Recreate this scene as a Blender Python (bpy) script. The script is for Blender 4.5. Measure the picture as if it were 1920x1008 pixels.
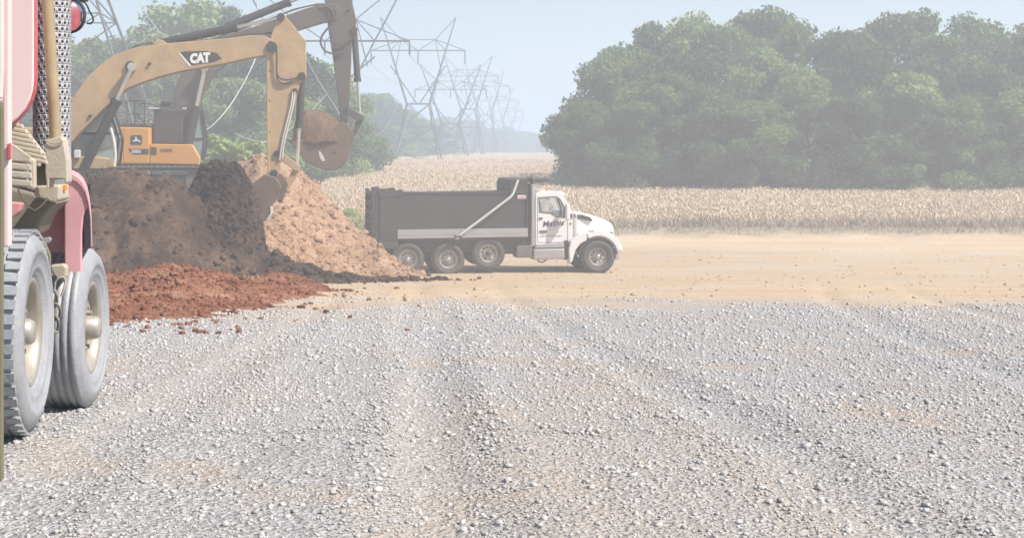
import bpy, bmesh, math, random
import numpy as np
from mathutils import Vector, Matrix

R = math.radians
SC = bpy.context.scene
COL = SC.collection
for _o in list(bpy.data.objects):
    bpy.data.objects.remove(_o)

# ---------------------------------------------------------------- camera
CAM_H = 4.3            # eye height above the level field; the near roadside stands 2.6 m higher than the field
F_PX = 2800.0          # focal length in pixels of the 1920 wide frame
CX, CY = 600.0, 272.0  # principal column, horizon row
cam_data = bpy.data.cameras.new('camera')
cam = bpy.data.objects.new('camera', cam_data)
COL.objects.link(cam)
cam.location = (0, 0, CAM_H)
cam.rotation_euler = (R(90), 0, 0)
cam_data.sensor_width = 36.0
cam_data.lens = F_PX / 1920.0 * 36.0
cam_data.shift_x = (960 - CX) / 1920.0
cam_data.shift_y = (CY - 504) / 1920.0
cam_data.clip_start = 0.1
cam_data.clip_end = 9000
SC.camera = cam

# ---------------------------------------------------------------- sky, sun, exposure
SUN_EL, SUN_AZ = 50.0, 118.0     # azimuth measured from +Y (view direction) towards +X
world = bpy.data.worlds.new('World')
SC.world = world
world.use_nodes = True
wn = world.node_tree
wn.nodes.clear()
w_out = wn.nodes.new('ShaderNodeOutputWorld')
w_bg = wn.nodes.new('ShaderNodeBackground')
w_sky = wn.nodes.new('ShaderNodeTexSky')
w_sky.sky_type = 'NISHITA'
w_sky.sun_disc = False
w_sky.sun_elevation = R(SUN_EL)
w_sky.sun_rotation = R(SUN_AZ)
w_sky.altitude = 200
w_sky.air_density = 1.2
w_sky.dust_density = 0.6
w_sky.ozone_density = 3.5
w_bg.inputs['Strength'].default_value = 0.064
wn.links.new(w_sky.outputs[0], w_bg.inputs[0])
wn.links.new(w_bg.outputs[0], w_out.inputs[0])

sun_d = bpy.data.lights.new('sun', 'SUN')
sun_d.energy = 4.0
sun_d.angle = R(0.6)
sun_d.color = (1.0, 0.95, 0.87)
sun = bpy.data.objects.new('sun', sun_d)
COL.objects.link(sun)
_sd = Vector((math.sin(R(SUN_AZ)) * math.cos(R(SUN_EL)), math.cos(R(SUN_AZ)) * math.cos(R(SUN_EL)), math.sin(R(SUN_EL))))
sun.rotation_euler = _sd.to_track_quat('Z', 'Y').to_euler()
sun.location = (30, 20, 60)

vs = SC.view_settings
vs.view_transform = 'Standard'
vs.look = 'None'
vs.gamma = 1.0
vs.exposure = 1.06
vs.use_curve_mapping = False
SC.cycles.max_bounces = 6
SC.cycles.diffuse_bounces = 3
SC.cycles.glossy_bounces = 3
SC.cycles.transmission_bounces = 4
SC.cycles.transparent_max_bounces = 8
SC.cycles.volume_bounces = 1
SC.cycles.use_denoising = True
HAZE_DENSITY = 0.0019
DUST_DENSITY = 0.0058

rng = np.random.default_rng(7)
random.seed(7)

# ---------------------------------------------------------------- helpers
def P(px, py, d):
    """a point of the place at distance d that the photograph shows at pixel (px, py)"""
    return ((px - CX) / F_PX * d, d, CAM_H - (py - CY) / F_PX * d)

def vnoise(x, y, seed=0):
    x = np.asarray(x, float); y = np.asarray(y, float)
    xi = np.floor(x).astype(np.int64); yi = np.floor(y).astype(np.int64)
    xf = x - xi; yf = y - yi
    def h(a, b):
        n = (a * 374761393 + b * 668265263 + seed * 974634541) & 0x7fffffff
        n = ((n ^ (n >> 13)) * 1274126177) & 0x7fffffff
        n = n ^ (n >> 16)
        return (n & 0xffff) / 65535.0
    u = xf * xf * (3 - 2 * xf); v = yf * yf * (3 - 2 * yf)
    return (h(xi, yi) * (1 - u) + h(xi + 1, yi) * u) * (1 - v) + (h(xi, yi + 1) * (1 - u) + h(xi + 1, yi + 1) * u) * v

def fbm(x, y, seed=0, octv=4, gain=0.5):
    s = 0; a = 1; t = 0
    for k in range(octv):
        s = s + a * (vnoise(np.asarray(x) * 2 ** k, np.asarray(y) * 2 ** k, seed + k) - 0.5); t += a; a *= gain
    return s / t * 2

def smooth(a, b, x):
    t = np.clip((np.asarray(x, float) - a) / (b - a), 0, 1)
    return t * t * (3 - 2 * t)

def terrain(x, y):
    """height of the bare ground"""
    y = np.asarray(y, float); x = np.asarray(x, float)
    z = np.where(y < 9, 2.58, np.where(y < 50, 2.58 * (50 - y) / 41.0, 0.0))
    z = z + smooth(6, 14, y) * (1 - smooth(44, 58, y)) * 0.05 * fbm(x * .25, y * .25, 3, 3)
    for (x0, k, c) in ((1.6, .02, .0012), (5.6, .16, .0030), (-.6, .10, -.0010)):   # wheel ruts across the gravel
        xc = x0 + k * (y - 6) + c * (y - 6) ** 2
        for o in (-.95, .95):
            q = (x - xc - o) / .24
            z = z - .035 * np.exp(-q * q) * (1 - smooth(30, 44, y)) + .014 * np.exp(-(np.abs(q) - 1.5) ** 2 * 3) * (1 - smooth(30, 44, y))
    z = z + smooth(64, 70, y) * (1 - smooth(76, 90, y)) * smooth(2, 16, x) * 0.45
    return z

# materials ------------------------------------------------------
MATS = {}
def nodes_of(m):
    m.use_nodes = True
    nt = m.node_tree
    b = nt.nodes.get('Principled BSDF')
    return nt, b

def mat(name, col, rough=0.6, metal=0.0, col2=None, scale=3.0, amount=0.5, bump=0.0, bscale=40.0, dust=0.0, dustcol=(.42, .33, .24), spec=0.5, coat=0.0):
    """painted or plain surface: base colour broken by object-space noise, fine bump, patchy dust"""
    if name in MATS: return MATS[name]
    m = bpy.data.materials.new(name); nt, b = nodes_of(m)
    N, L = nt.nodes, nt.links
    tc = N.new('ShaderNodeTexCoord')
    n1 = N.new('ShaderNodeTexNoise'); n1.inputs['Scale'].default_value = scale; n1.inputs['Detail'].default_value = 6; n1.inputs['Roughness'].default_value = .65
    L.new(tc.outputs['Object'], n1.inputs['Vector'])
    mx = N.new('ShaderNodeMix'); mx.data_type = 'RGBA'
    c2 = col2 or tuple(c * .72 for c in col)
    mx.inputs[6].default_value = (*col, 1); mx.inputs[7].default_value = (*c2, 1)
    rp = N.new('ShaderNodeMapRange'); rp.inputs[1].default_value = .35; rp.inputs[2].default_value = .68; rp.inputs[4].default_value = amount
    L.new(n1.outputs['Fac'], rp.inputs[0]); L.new(rp.outputs[0], mx.inputs[0])
    out = mx.outputs[2]
    if dust > 0:
        n2 = N.new('ShaderNodeTexNoise'); n2.inputs['Scale'].default_value = scale * .45; n2.inputs['Detail'].default_value = 8; n2.inputs['Roughness'].default_value = .7
        L.new(tc.outputs['Object'], n2.inputs['Vector'])
        r2 = N.new('ShaderNodeMapRange'); r2.inputs[1].default_value = .3; r2.inputs[2].default_value = .75; r2.inputs[4].default_value = dust
        L.new(n2.outputs['Fac'], r2.inputs[0])
        m2 = N.new('ShaderNodeMix'); m2.data_type = 'RGBA'; m2.inputs[7].default_value = (*dustcol, 1)
        L.new(r2.outputs[0], m2.inputs[0]); L.new(out, m2.inputs[6]); out = m2.outputs[2]
    L.new(out, b.inputs['Base Color'])
    b.inputs['Roughness'].default_value = rough; b.inputs['Metallic'].default_value = metal
    b.inputs['Specular IOR Level'].default_value = spec
    if coat: b.inputs['Coat Weight'].default_value = coat; b.inputs['Coat Roughness'].default_value = .15
    if bump > 0:
        n3 = N.new('ShaderNodeTexNoise'); n3.inputs['Scale'].default_value = bscale; n3.inputs['Detail'].default_value = 5
        L.new(tc.outputs['Object'], n3.inputs['Vector'])
        bp = N.new('ShaderNodeBump'); bp.inputs['Strength'].default_value = bump; bp.inputs['Distance'].default_value = .02
        L.new(n3.outputs['Fac'], bp.inputs['Height']); L.new(bp.outputs[0], b.inputs['Normal'])
    MATS[name] = m
    return m

def glass(name, col=(.6, .7, .7), alpha=.35):
    if name in MATS: return MATS[name]
    m = bpy.data.materials.new(name); nt, b = nodes_of(m)
    b.inputs['Base Color'].default_value = (*col, 1); b.inputs['Roughness'].default_value = .05
    b.inputs['Alpha'].default_value = alpha
    MATS[name] = m
    return m

# mesh builder ---------------------------------------------------
ORG = [0.0, 0.0, 0.0]
def set_origin(p): ORG[:] = list(p)

def link(name, me, mt, parent=None, loc=(0, 0, 0), rot=(0, 0, 0), smooth_sh=False):
    o = bpy.data.objects.new(name, me)
    COL.objects.link(o)
    if mt is not None and not me.materials: me.materials.append(mt)
    o.parent = parent; o.location = loc; o.rotation_euler = rot
    return o

def np_mesh(name, V, F, smooth_sh=False):
    """V (n,3), F (m,k) arrays -> mesh"""
    me = bpy.data.meshes.new(name)
    V = np.asarray(V, np.float32); F = np.asarray(F, np.int32)
    k = F.shape[1]
    me.vertices.add(len(V)); me.vertices.foreach_set('co', V.ravel())
    me.loops.add(F.size); me.loops.foreach_set('vertex_index', F.ravel())
    me.polygons.add(len(F)); me.polygons.foreach_set('loop_start', np.arange(0, F.size, k, dtype=np.int32))
    if smooth_sh: me.polygons.foreach_set('use_smooth', np.ones(len(F), bool))
    me.update(calc_edges=True)
    return me

class MB:
    def __init__(s): s.v = []; s.f = []; s.sm = []
    def add(s, vs_, fs, sm=False):
        n = len(s.v); s.v += [tuple(p) for p in vs_]
        for f in fs: s.f.append([i + n for i in f]); s.sm.append(sm)
        return s
    def box(s, c, size, rz=0, ry=0, rx=0):
        hx, hy, hz = size[0] / 2, size[1] / 2, size[2] / 2
        M = Matrix.Translation(c) @ Matrix.Rotation(rz, 4, 'Z') @ Matrix.Rotation(ry, 4, 'Y') @ Matrix.Rotation(rx, 4, 'X')
        vv = [M @ Vector((x, y, z)) for x in (-hx, hx) for y in (-hy, hy) for z in (-hz, hz)]
        return s.add(vv, [(0, 1, 3, 2), (4, 6, 7, 5), (0, 4, 5, 1), (2, 3, 7, 6), (0, 2, 6, 4), (1, 5, 7, 3)])
    def bb(s, x0, x1, y0, y1, z0, z1):
        return s.box(((x0 + x1) / 2, (y0 + y1) / 2, (z0 + z1) / 2), (abs(x1 - x0), abs(y1 - y0), abs(z1 - z0)))
    def cyl(s, p0, p1, r0, r1=None, n=14, cap=True):
        r1 = r0 if r1 is None else r1
        p0 = Vector(p0); p1 = Vector(p1); ax = (p1 - p0)
        q = ax.to_track_quat('Z', 'Y').to_matrix()
        vv = []
        for p, r in ((p0, r0), (p1, r1)):
            for i in range(n):
                a = 2 * math.pi * i / n
                vv.append(p + q @ Vector((r * math.cos(a), r * math.sin(a), 0)))
        s.add(vv, [(i, (i + 1) % n, n + (i + 1) % n, n + i) for i in range(n)], True)
        if cap:
            s.add([vv[i] for i in range(n)][::-1], [tuple(range(n))])
            s.add([vv[n + i] for i in range(n)], [tuple(range(n))])
        return s
    def tube(s, pts, r, n=8, cap=True, closed=False):
        pts = [Vector(p) for p in pts]; m = len(pts); vv = []
        rr = r if isinstance(r, (list, tuple)) else [r] * m
        up = Vector((0, 0, 1))
        for i, p in enumerate(pts):
            if closed: t = pts[(i + 1) % m] - pts[i - 1]
            else: t = pts[min(i + 1, m - 1)] - pts[max(i - 1, 0)]
            t.normalize()
            u = t.cross(Vector((0.13, 0.97, 0.21))); 
            if u.length < .05: u = t.cross(up)
            u.normalize(); w = t.cross(u)
            for k in range(n):
                a = 2 * math.pi * k / n
                vv.append(p + (u * math.cos(a) + w * math.sin(a)) * rr[i])
        fs = [(i * n + k, i * n + (k + 1) % n, ((i + 1) % m) * n + (k + 1) % n, ((i + 1) % m) * n + k) for i in range(m if closed else m - 1) for k in range(n)]
        s.add(vv, fs, True)
        if cap and not closed:
            s.add(vv[:n][::-1], [tuple(range(n))]); s.add(vv[-n:], [tuple(range(n))])
        return s
    def lathe(s, prof, c, axis='Y', n=32, sm=True, closed=False):
        """prof: (radius, offset along axis)"""
        vv = []
        for (r, t) in prof:
            for i in range(n):
                a = 2 * math.pi * i / n
                if axis == 'Y': vv.append((c[0] + r * math.cos(a), c[1] + t, c[2] + r * math.sin(a)))
                elif axis == 'X': vv.append((c[0] + t, c[1] + r * math.cos(a), c[2] + r * math.sin(a)))
                else: vv.append((c[0] + r * math.cos(a), c[1] + r * math.sin(a), c[2] + t))
        m = len(prof)
        fs = [(j * n + i, j * n + (i + 1) % n, ((j + 1) % m) * n + (i + 1) % n, ((j + 1) % m) * n + i) for j in range(m if closed else m - 1) for i in range(n)]
        return s.add(vv, fs, sm)
    def prism(s, poly, y0, y1, sh=0.0):
        """poly: list of (x, z); solid between y0 and y1, sheared sideways by sh per metre of depth"""
        n = len(poly)
        vv = [(x, y0, z) for x, z in poly] + [(x + sh * (y1 - y0), y1, z) for x, z in poly]
        fs = [tuple(range(n)), tuple(range(2 * n - 1, n - 1, -1))] + [(i, n + i, n + (i + 1) % n, (i + 1) % n) for i in range(n)]
        return s.add(vv, fs)
    def pprism(s, pts, d, t, t2=None):
        """outline given by photograph pixels at distance d; thickness t"""
        poly = [(P(x, y, d)[0], P(x, y, d)[2]) for x, y in pts]
        return s.prism(poly, d - t / 2, d + (t2 if t2 is not None else t / 2))
    def build(s, name, mt, parent=None, bevel=0.0, loc=(0, 0, 0), rot=(0, 0, 0), seg=2, org=True, ang=35):
        me = bpy.data.meshes.new(name)
        o3 = ORG if org else (0, 0, 0)
        me.from_pydata([(p[0] - o3[0], p[1] - o3[1], p[2] - o3[2]) for p in s.v], [], s.f)
        me.polygons.foreach_set('use_smooth', s.sm)
        bm = bmesh.new(); bm.from_mesh(me)
        bmesh.ops.recalc_face_normals(bm, faces=bm.faces)
        if bevel > 0:
            bmesh.ops.remove_doubles(bm, verts=bm.verts, dist=1e-5)
            ed = [e for e in bm.edges if len(e.link_faces) == 2 and e.calc_face_angle(0) > R(ang)]
            try: bmesh.ops.bevel(bm, geom=ed, offset=bevel, segments=seg, affect='EDGES', profile=.5, clamp_overlap=True)
            except Exception: pass
        bm.to_mesh(me); bm.free()
        return link(name, me, mt, parent, loc, rot)

def thing(name, label, cat, loc=(0, 0, 0), rz=0, group=None):
    o = bpy.data.objects.new(name, None); COL.objects.link(o)
    o.empty_display_size = .3
    o.location = loc; o.rotation_euler = (0, 0, rz)
    tag(o, label, cat, group)
    set_origin(loc)
    return o
def tag(o, label=None, cat=None, group=None, kind=None):
    if label: o['label'] = label
    if cat: o['category'] = cat
    if group: o['group'] = group
    if kind: o['kind'] = kind
    return o
def curve_plate(outer, holes, thick):
    """flat plate with real openings: outer, holes are lists of (x, z). Returns (verts, faces) in the XZ plane, y from 0 to thick"""
    cu = bpy.data.curves.new('tmp', 'CURVE'); cu.dimensions = '2D'; cu.fill_mode = 'BOTH'; cu.extrude = thick / 2
    for ring in [outer] + list(holes):
        sp = cu.splines.new('POLY'); sp.points.add(len(ring) - 1)
        for k, (x, z) in enumerate(ring): sp.points[k].co = (x, z, 0, 1)
        sp.use_cyclic_u = True
    return _curve_to(cu, thick / 2)
def _curve_to(cu, off=0):
    o = bpy.data.objects.new('tmp', cu); COL.objects.link(o)
    dg = bpy.context.evaluated_depsgraph_get()
    me = bpy.data.meshes.new_from_object(o.evaluated_get(dg))
    vv = [(v.co.x, off - v.co.z, v.co.y) for v in me.vertices]; ff = [tuple(p.vertices) for p in me.polygons]
    bpy.data.objects.remove(o); bpy.data.meshes.remove(me); bpy.data.curves.remove(cu)
    return vv, ff
def text_mesh(body, size, shear=0.0, bold=0.0, thick=.004, xscale=1.0, rot=0.0):
    """raised lettering in the XZ plane facing -Y, centred on the origin"""
    cu = bpy.data.curves.new('tmp', 'FONT'); cu.body = body; cu.size = size; cu.shear = shear; cu.offset = bold; cu.extrude = thick / 2
    cu.align_x = 'CENTER'; cu.align_y = 'CENTER'; cu.resolution_u = 3
    vv, ff = _curve_to(cu)
    c, s_ = math.cos(rot), math.sin(rot)
    vv = [(x * xscale, y, z) for x, y, z in vv]
    return [(x * c - z * s_, y, x * s_ + z * c) for x, y, z in vv], ff
def shifted(vf, p): return [(x + p[0], y + p[1], z + p[2]) for x, y, z in vf[0]], vf[1]

def scatter(templates, pos, scale, yaw, tilt=None, zs=None):
    """copies of small templates (V,F) merged into one big array mesh"""
    Vs, Fs = [], []; base = 0
    pos = np.asarray(pos, float); n = len(pos)
    pick = rng.integers(0, len(templates), n)
    for k, (V, F) in enumerate(templates):
        idx = np.where(pick == k)[0]
        if not len(idx): continue
        V = np.asarray(V, float); F = np.asarray(F, int)
        c, s_ = np.cos(yaw[idx]), np.sin(yaw[idx])
        sc = scale[idx]
        sz = sc if zs is None else sc * zs[idx]
        x = V[None, :, 0] * sc[:, None]; y = V[None, :, 1] * sc[:, None]; z = V[None, :, 2] * sz[:, None]
        if tilt is not None:
            t = tilt[idx][:, None]; x, z = x * np.cos(t) + z * np.sin(t), -x * np.sin(t) + z * np.cos(t)
        X = x * c[:, None] - y * s_[:, None] + pos[idx, 0:1]
        Y = x * s_[:, None] + y * c[:, None] + pos[idx, 1:2]
        Z = z + pos[idx, 2:3]
        Vs.append(np.stack([X, Y, Z], -1).reshape(-1, 3))
        m = len(V)
        Fs.append((F[None] + (np.arange(len(idx)) * m)[:, None, None] + base).reshape(-1, F.shape[1]))
        base += len(idx) * m
    return np.concatenate(Vs), np.concatenate(Fs)

def chip_templates(n, seed, flat=.75):
    """angular broken lumps: jittered boxes with a chipped top"""
    r = np.random.default_rng(seed); out = []
    for k in range(n):
        V = np.array([(x, y, z) for z in (-1, 1) for x, y in ((-1, -1), (1, -1), (1, 1), (-1, 1))], float)
        V = V * r.uniform(.42, 1.05, V.shape); V[4:, :2] *= r.uniform(.45, .95); V[:, 2] *= flat; V[:, 0] *= r.uniform(.8, 1.5)
        F = np.array([(0, 3, 2, 1), (4, 5, 6, 7), (0, 1, 5, 4), (1, 2, 6, 5), (2, 3, 7, 6), (3, 0, 4, 7)])
        out.append((V, F))
    return out
def rock_templates(n, seed, flat=.7, sub=1):
    r = np.random.default_rng(seed); out = []
    for k in range(n):
        bm = bmesh.new(); bmesh.ops.create_icosphere(bm, subdivisions=sub, radius=1.0)
        V = np.array([v.co[:] for v in bm.verts]); F = np.array([[v.index for v in f.verts] for f in bm.faces]); bm.free()
        V = V * (1 + r.uniform(-.32, .28, (len(V), 1))); V[:, 2] *= flat; V[:, 0] *= r.uniform(.8, 1.35)
        out.append((V, F))
    return out

# ---------------------------------------------------------------- ground
def ground_material():
    m = bpy.data.materials.new('lot_dirt_and_gravel'); nt, b = nodes_of(m); N, L = nt.nodes, nt.links
    tc = N.new('ShaderNodeTexCoord'); sep = N.new('ShaderNodeSeparateXYZ'); L.new(tc.outputs['Object'], sep.inputs[0])
    def noise(scale, detail=6, vec=None, rough=.6):
        n = N.new('ShaderNodeTexNoise'); n.inputs['Scale'].default_value = scale; n.inputs['Detail'].default_value = detail; n.inputs['Roughness'].default_value = rough
        L.new(vec or tc.outputs['Object'], n.inputs['Vector']); return n.outputs['Fac']
    def math_(op, a, b_=None):
        n = N.new('ShaderNodeMath'); n.operation = op
        for i, v in enumerate((a, b_)):
            if v is None: continue
            if isinstance(v, (int, float)): n.inputs[i].default_value = v
            else: L.new(v, n.inputs[i])
        return n.outputs[0]
    def rng_(v, a, b_, c=0, d=1):
        n = N.new('ShaderNodeMapRange'); n.inputs[1].default_value = a; n.inputs[2].default_value = b_; n.inputs[3].default_value = c; n.inputs[4].default_value = d
        L.new(v, n.inputs[0]); return n.outputs[0]
    def mix(f, a, b_):
        n = N.new('ShaderNodeMix'); n.data_type = 'RGBA'
        if isinstance(f, (int, float)): n.inputs[0].default_value = f
        else: L.new(f, n.inputs[0])
        for i, v in ((6, a), (7, b_)):
            if isinstance(v, tuple): n.inputs[i].default_value = (*v, 1)
            else: L.new(v, n.inputs[i])
        return n.outputs[2]
    mp = N.new('ShaderNodeMapping'); mp.inputs['Scale'].default_value = (.12, 1.1, 1); L.new(tc.outputs['Object'], mp.inputs[0])
    streak = noise(1.0, 7, mp.outputs[0], .7)
    dirt = mix(rng_(streak, .38, .64), (.58, .44, .29), (.50, .355, .225))
    dirt = mix(rng_(noise(.35, 5), .5, .68, 0, .75), dirt, (.54, .46, .37))
    dirt = mix(rng_(noise(9, 6), .52, .72, 0, .5), dirt, (.36, .22, .13))
    grav = mix(rng_(noise(28, 4), .4, .62), (.42, .40, .385), (.29, .275, .26))
    vo = N.new('ShaderNodeTexVoronoi'); vo.inputs['Scale'].default_value = 34; L.new(tc.outputs['Object'], vo.inputs['Vector'])
    hs = N.new('ShaderNodeSeparateColor'); L.new(vo.outputs['Color'], hs.inputs[0])
    grav = mix(rng_(hs.outputs[0], .55, .95, 0, .7), grav, (.52, .50, .485))
    grav = mix(rng_(hs.outputs[1], .0, .35, .75, 0), grav, (.24, .225, .21))
    grav = mix(rng_(noise(.6, 5), .52, .66, 0, .75), grav, (.42, .33, .25))
    mp2 = N.new('ShaderNodeMapping'); mp2.inputs['Scale'].default_value = (.9, .05, 1); mp2.inputs['Rotation'].default_value = (0, 0, -.12); L.new(tc.outputs['Object'], mp2.inputs[0])
    grav = mix(rng_(noise(1.0, 5, mp2.outputs[0], .6), .47, .70, 0, .6), grav, (.42, .35, .285))
    grav = mix(rng_(noise(.9, 6), .55, .75, 0, .6), grav, (.29, .265, .245))
    # gravel lies near the road, dirt further out; ragged edge
    edge = math_('ADD', sep.outputs[1], math_('MULTIPLY', math_('SUBTRACT', noise(.22, 6), .5), 22.0))
    edge = math_('ADD', edge, math_('MULTIPLY', math_('SUBTRACT', noise(2.0, 7), .5), 9.0))
    c = mix(rng_(edge, 21.5, 31.5), grav, dirt)
    # stubble and dry grass past the lot
    e2 = math_('ADD', sep.outputs[1], math_('MULTIPLY', math_('SUBTRACT', noise(.5, 5), .5), 5.0))
    grass = mix(rng_(noise(1.5, 6), .4, .6), (.36, .29, .20), (.26, .22, .14))
    c = mix(rng_(e2, 66.5, 68.5), c, grass)
    L.new(c, b.inputs['Base Color']); b.inputs['Roughness'].default_value = .95; b.inputs['Specular IOR Level'].default_value = .15
    h = math_('ADD', math_('MULTIPLY', vo.outputs['Distance'], .5), noise(22, 6))
    bp = N.new('ShaderNodeBump'); bp.inputs['Strength'].default_value = .9; bp.inputs['Distance'].default_value = .05
    L.new(h, bp.inputs['Height']); L.new(bp.outputs[0], b.inputs['Normal'])
    return m

def grid_mesh(name, xs, ys, hfun, keep=None, sm=True):
    X, Y = np.meshgrid(xs, ys); Z = hfun(X, Y)
    nx, ny = len(xs), len(ys)
    V = np.stack([X, Y, Z], -1).reshape(-1, 3)
    i = np.arange(ny - 1)[:, None] * nx + np.arange(nx - 1)[None]
    F = np.stack([i, i + 1, i + 1 + nx, i + nx], -1).reshape(-1, 4)
    if keep is not None:
        k = keep(X, Y, Z); kf = (k[:-1, :-1] | k[1:, :-1] | k[:-1, 1:] | k[1:, 1:]).reshape(-1)
        F = F[kf]; used = np.unique(F); remap = -np.ones(len(V), int); remap[used] = np.arange(len(used)); V = V[used]; F = remap[F]
    return np_mesh(name, V, F, sm)

ys = np.concatenate([np.arange(-60, 4, 4.0), np.arange(4, 70, .3), np.arange(70, 140, 2.0), np.geomspace(140, 6000, 40)])
xp = np.concatenate([np.arange(0, 22, .15), np.arange(22, 70, 2.0), np.geomspace(70, 4000, 26)])
xs = np.concatenate([-xp[:0:-1], xp])
g = link('ground', grid_mesh('ground', xs, ys, terrain), ground_material())
tag(g, 'dusty orange dirt lot with pale gravel in front and stubble field behind', 'ground', kind='structure')

# loose stones lying in the gravel
MATS['stone'] = mat('gravel_stone', (.50, .48, .46), .9, col2=(.28, .262, .245), scale=11, amount=.9, bump=.3, bscale=60)
def wedge_points(n, y0, y1, power=1.0, x0=-625, x1=1350):
    u = rng.random(n); y = (y0 ** (2 * power) + u * (y1 ** (2 * power) - y0 ** (2 * power))) ** (1 / (2 * power))
    x = (rng.uniform(x0, x1, n)) / F_PX * y
    return x, y
sx, sy = wedge_points(100000, 5.6, 30, .62)
keepm = fbm(sx * .5, sy * .5, 40, 3) + rng.uniform(-.3, .3, len(sx)) > -.75 + smooth(20, 30, sy) * 1.4
sx, sy = sx[keepm], sy[keepm]
ssz = (.0035 + .007 * rng.random(len(sx)) ** 2 + .015 * rng.random(len(sx)) ** 14) * (.8 + .035 * sy)
V, F = scatter(chip_templates(9, 3, .62), np.stack([sx, sy, terrain(sx, sy) + ssz * .25], -1), ssz, rng.uniform(0, 6.28, len(sx)), rng.uniform(-.4, .4, len(sx)))
o = link('gravel', np_mesh('gravel', V, F), MATS['stone']); tag(o, 'loose pale grey crushed stone strewn over the near ground', 'gravel', kind='stuff')
sx, sy = wedge_points(2600, 24, 62, .8)
ssz = .012 + .04 * rng.random(len(sx)) ** 7
V, F = scatter(chip_templates(6, 9, .7), np.stack([sx, sy, terrain(sx, sy) + ssz * .3], -1), ssz, rng.uniform(0, 6.28, len(sx)))
o = link('dirt_clods', np_mesh('dirt_clods', V, F), mat('dry_clod', (.36, .25, .17), .95, col2=(.50, .37, .26), scale=3, amount=.9)); tag(o, 'small dry clods and stones scattered on the orange dirt lot', 'clods', kind='stuff')

# ---------------------------------------------------------------- soil heaps
def soil_mat(name, a, b_, c_, scale=1.2, bump=1.0):
    if name in MATS: return MATS[name]
    m = bpy.data.materials.new(name); nt, b = nodes_of(m); N, L = nt.nodes, nt.links
    tc = N.new('ShaderNodeTexCoord')
    def noise(s_, d_, r_=.65):
        n = N.new('ShaderNodeTexNoise'); n.inputs['Scale'].default_value = s_; n.inputs['Detail'].default_value = d_; n.inputs['Roughness'].default_value = r_
        L.new(tc.outputs['Object'], n.inputs['Vector']); return n.outputs['Fac']
    cr = N.new('ShaderNodeValToRGB'); e = cr.color_ramp.elements
    e[0].position = .33; e[0].color = (*a, 1); e[1].position = .68; e[1].color = (*c_, 1)
    k = e.new(.5); k.color = (*b_, 1)
    L.new(noise(scale, 9), cr.inputs[0])
    mx = N.new('ShaderNodeMix'); mx.data_type = 'RGBA'; mx.blend_type = 'MULTIPLY'
    r2 = N.new('ShaderNodeMapRange'); r2.inputs[1].default_value = .35; r2.inputs[2].default_value = .65; r2.inputs[3].default_value = .7; r2.inputs[4].default_value = 1.25
    L.new(noise(scale * 9, 5), r2.inputs[0]); mx.inputs[0].default_value = 1
    L.new(cr.outputs[0], mx.inputs[6])
    cb = N.new('ShaderNodeCombineColor')
    for i in range(3): L.new(r2.outputs[0], cb.inputs[i])
    L.new(cb.outputs[0], mx.inputs[7]); L.new(mx.outputs[2], b.inputs['Base Color'])
    b.inputs['Roughness'].default_value = 1.0; b.inputs['Specular IOR Level'].default_value = .08
    bp = N.new('ShaderNodeBump'); bp.inputs['Strength'].default_value = bump; bp.inputs['Distance'].default_value = .06
    L.new(noise(scale * 7, 8, .75), bp.inputs['Height']); L.new(bp.outputs[0], b.inputs['Normal'])
    MATS[name] = m; return m
M_DARK = soil_mat('dark_topsoil', (.04, .027, .020), (.080, .053, .037), (.165, .105, .068), .8)
M_FRESH = soil_mat('fresh_dark_soil', (.038, .026, .020), (.068, .046, .033), (.13, .085, .057), 1.0)
M_TAN = soil_mat('tan_clay', (.29, .168, .10), (.40, .245, .15), (.50, .325, .21), 1.6)
M_RED = soil_mat('red_clay', (.14, .060, .038), (.255, .115, .070), (.34, .19, .125), 1.0)

def lerp_tab(x, tab):
    return np.interp(x, [t[0] for t in tab], [t[1] for t in tab])

def h_dark(x, y):
    rid = lerp_tab(x, [(-30, 2.9), (-9, 3.25), (-5.2, 3.32), (-4.3, 3.15), (-3.7, 2.85), (-2.7, 2.0), (-1.5, 1.25), (-.6, .88), (.6, .62), (2.1, .36), (3.4, .05), (4.5, -.6)])
    crest = 42.3
    slope = lerp_tab(x, [(-8, .62), (-2, .52), (0, .33), (3, .2)])
    wob = .5 * fbm(x * .45, y * .1, 21, 3)
    f = rid - np.maximum(0, crest + wob - y) * slope
    bench = lerp_tab(x, [(-30, 2.5), (-3.6, 2.5), (-2.0, 1.7), (-.5, -.6), (6, -.6)])
    back = np.where(y > crest + .9, np.minimum(rid, np.maximum(bench, rid - (y - crest - .9) * .8)), rid)
    z = np.where(y > crest + wob, back, f)
    z = z - np.maximum(0, y - 61) * .7
    wx = x + .5 * fbm(x * .8, y * .8, 15, 2)
    big = .34 * fbm(x * .55, y * .55, 5, 3) + .42 * np.abs(fbm(wx * 1.0, y * .55, 6, 3)) - .13 + .22 * np.abs(fbm(wx * 2.1 + 3, y * 1.3, 16, 2)) - .06
    fine = .22 * fbm(x * 2.6, y * 2.6, 8, 4) + .11 * np.abs(fbm(x * 5, y * 5, 17, 2)) + .06 * fbm(x * 10, y * 10, 9, 2)
    amt = smooth(-.3, .9, z - terrain(x, y)) * .8 + .2
    flat = smooth(44.5, 46, y)
    return z + (big * (1 - .75 * flat) + fine) * amt

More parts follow.
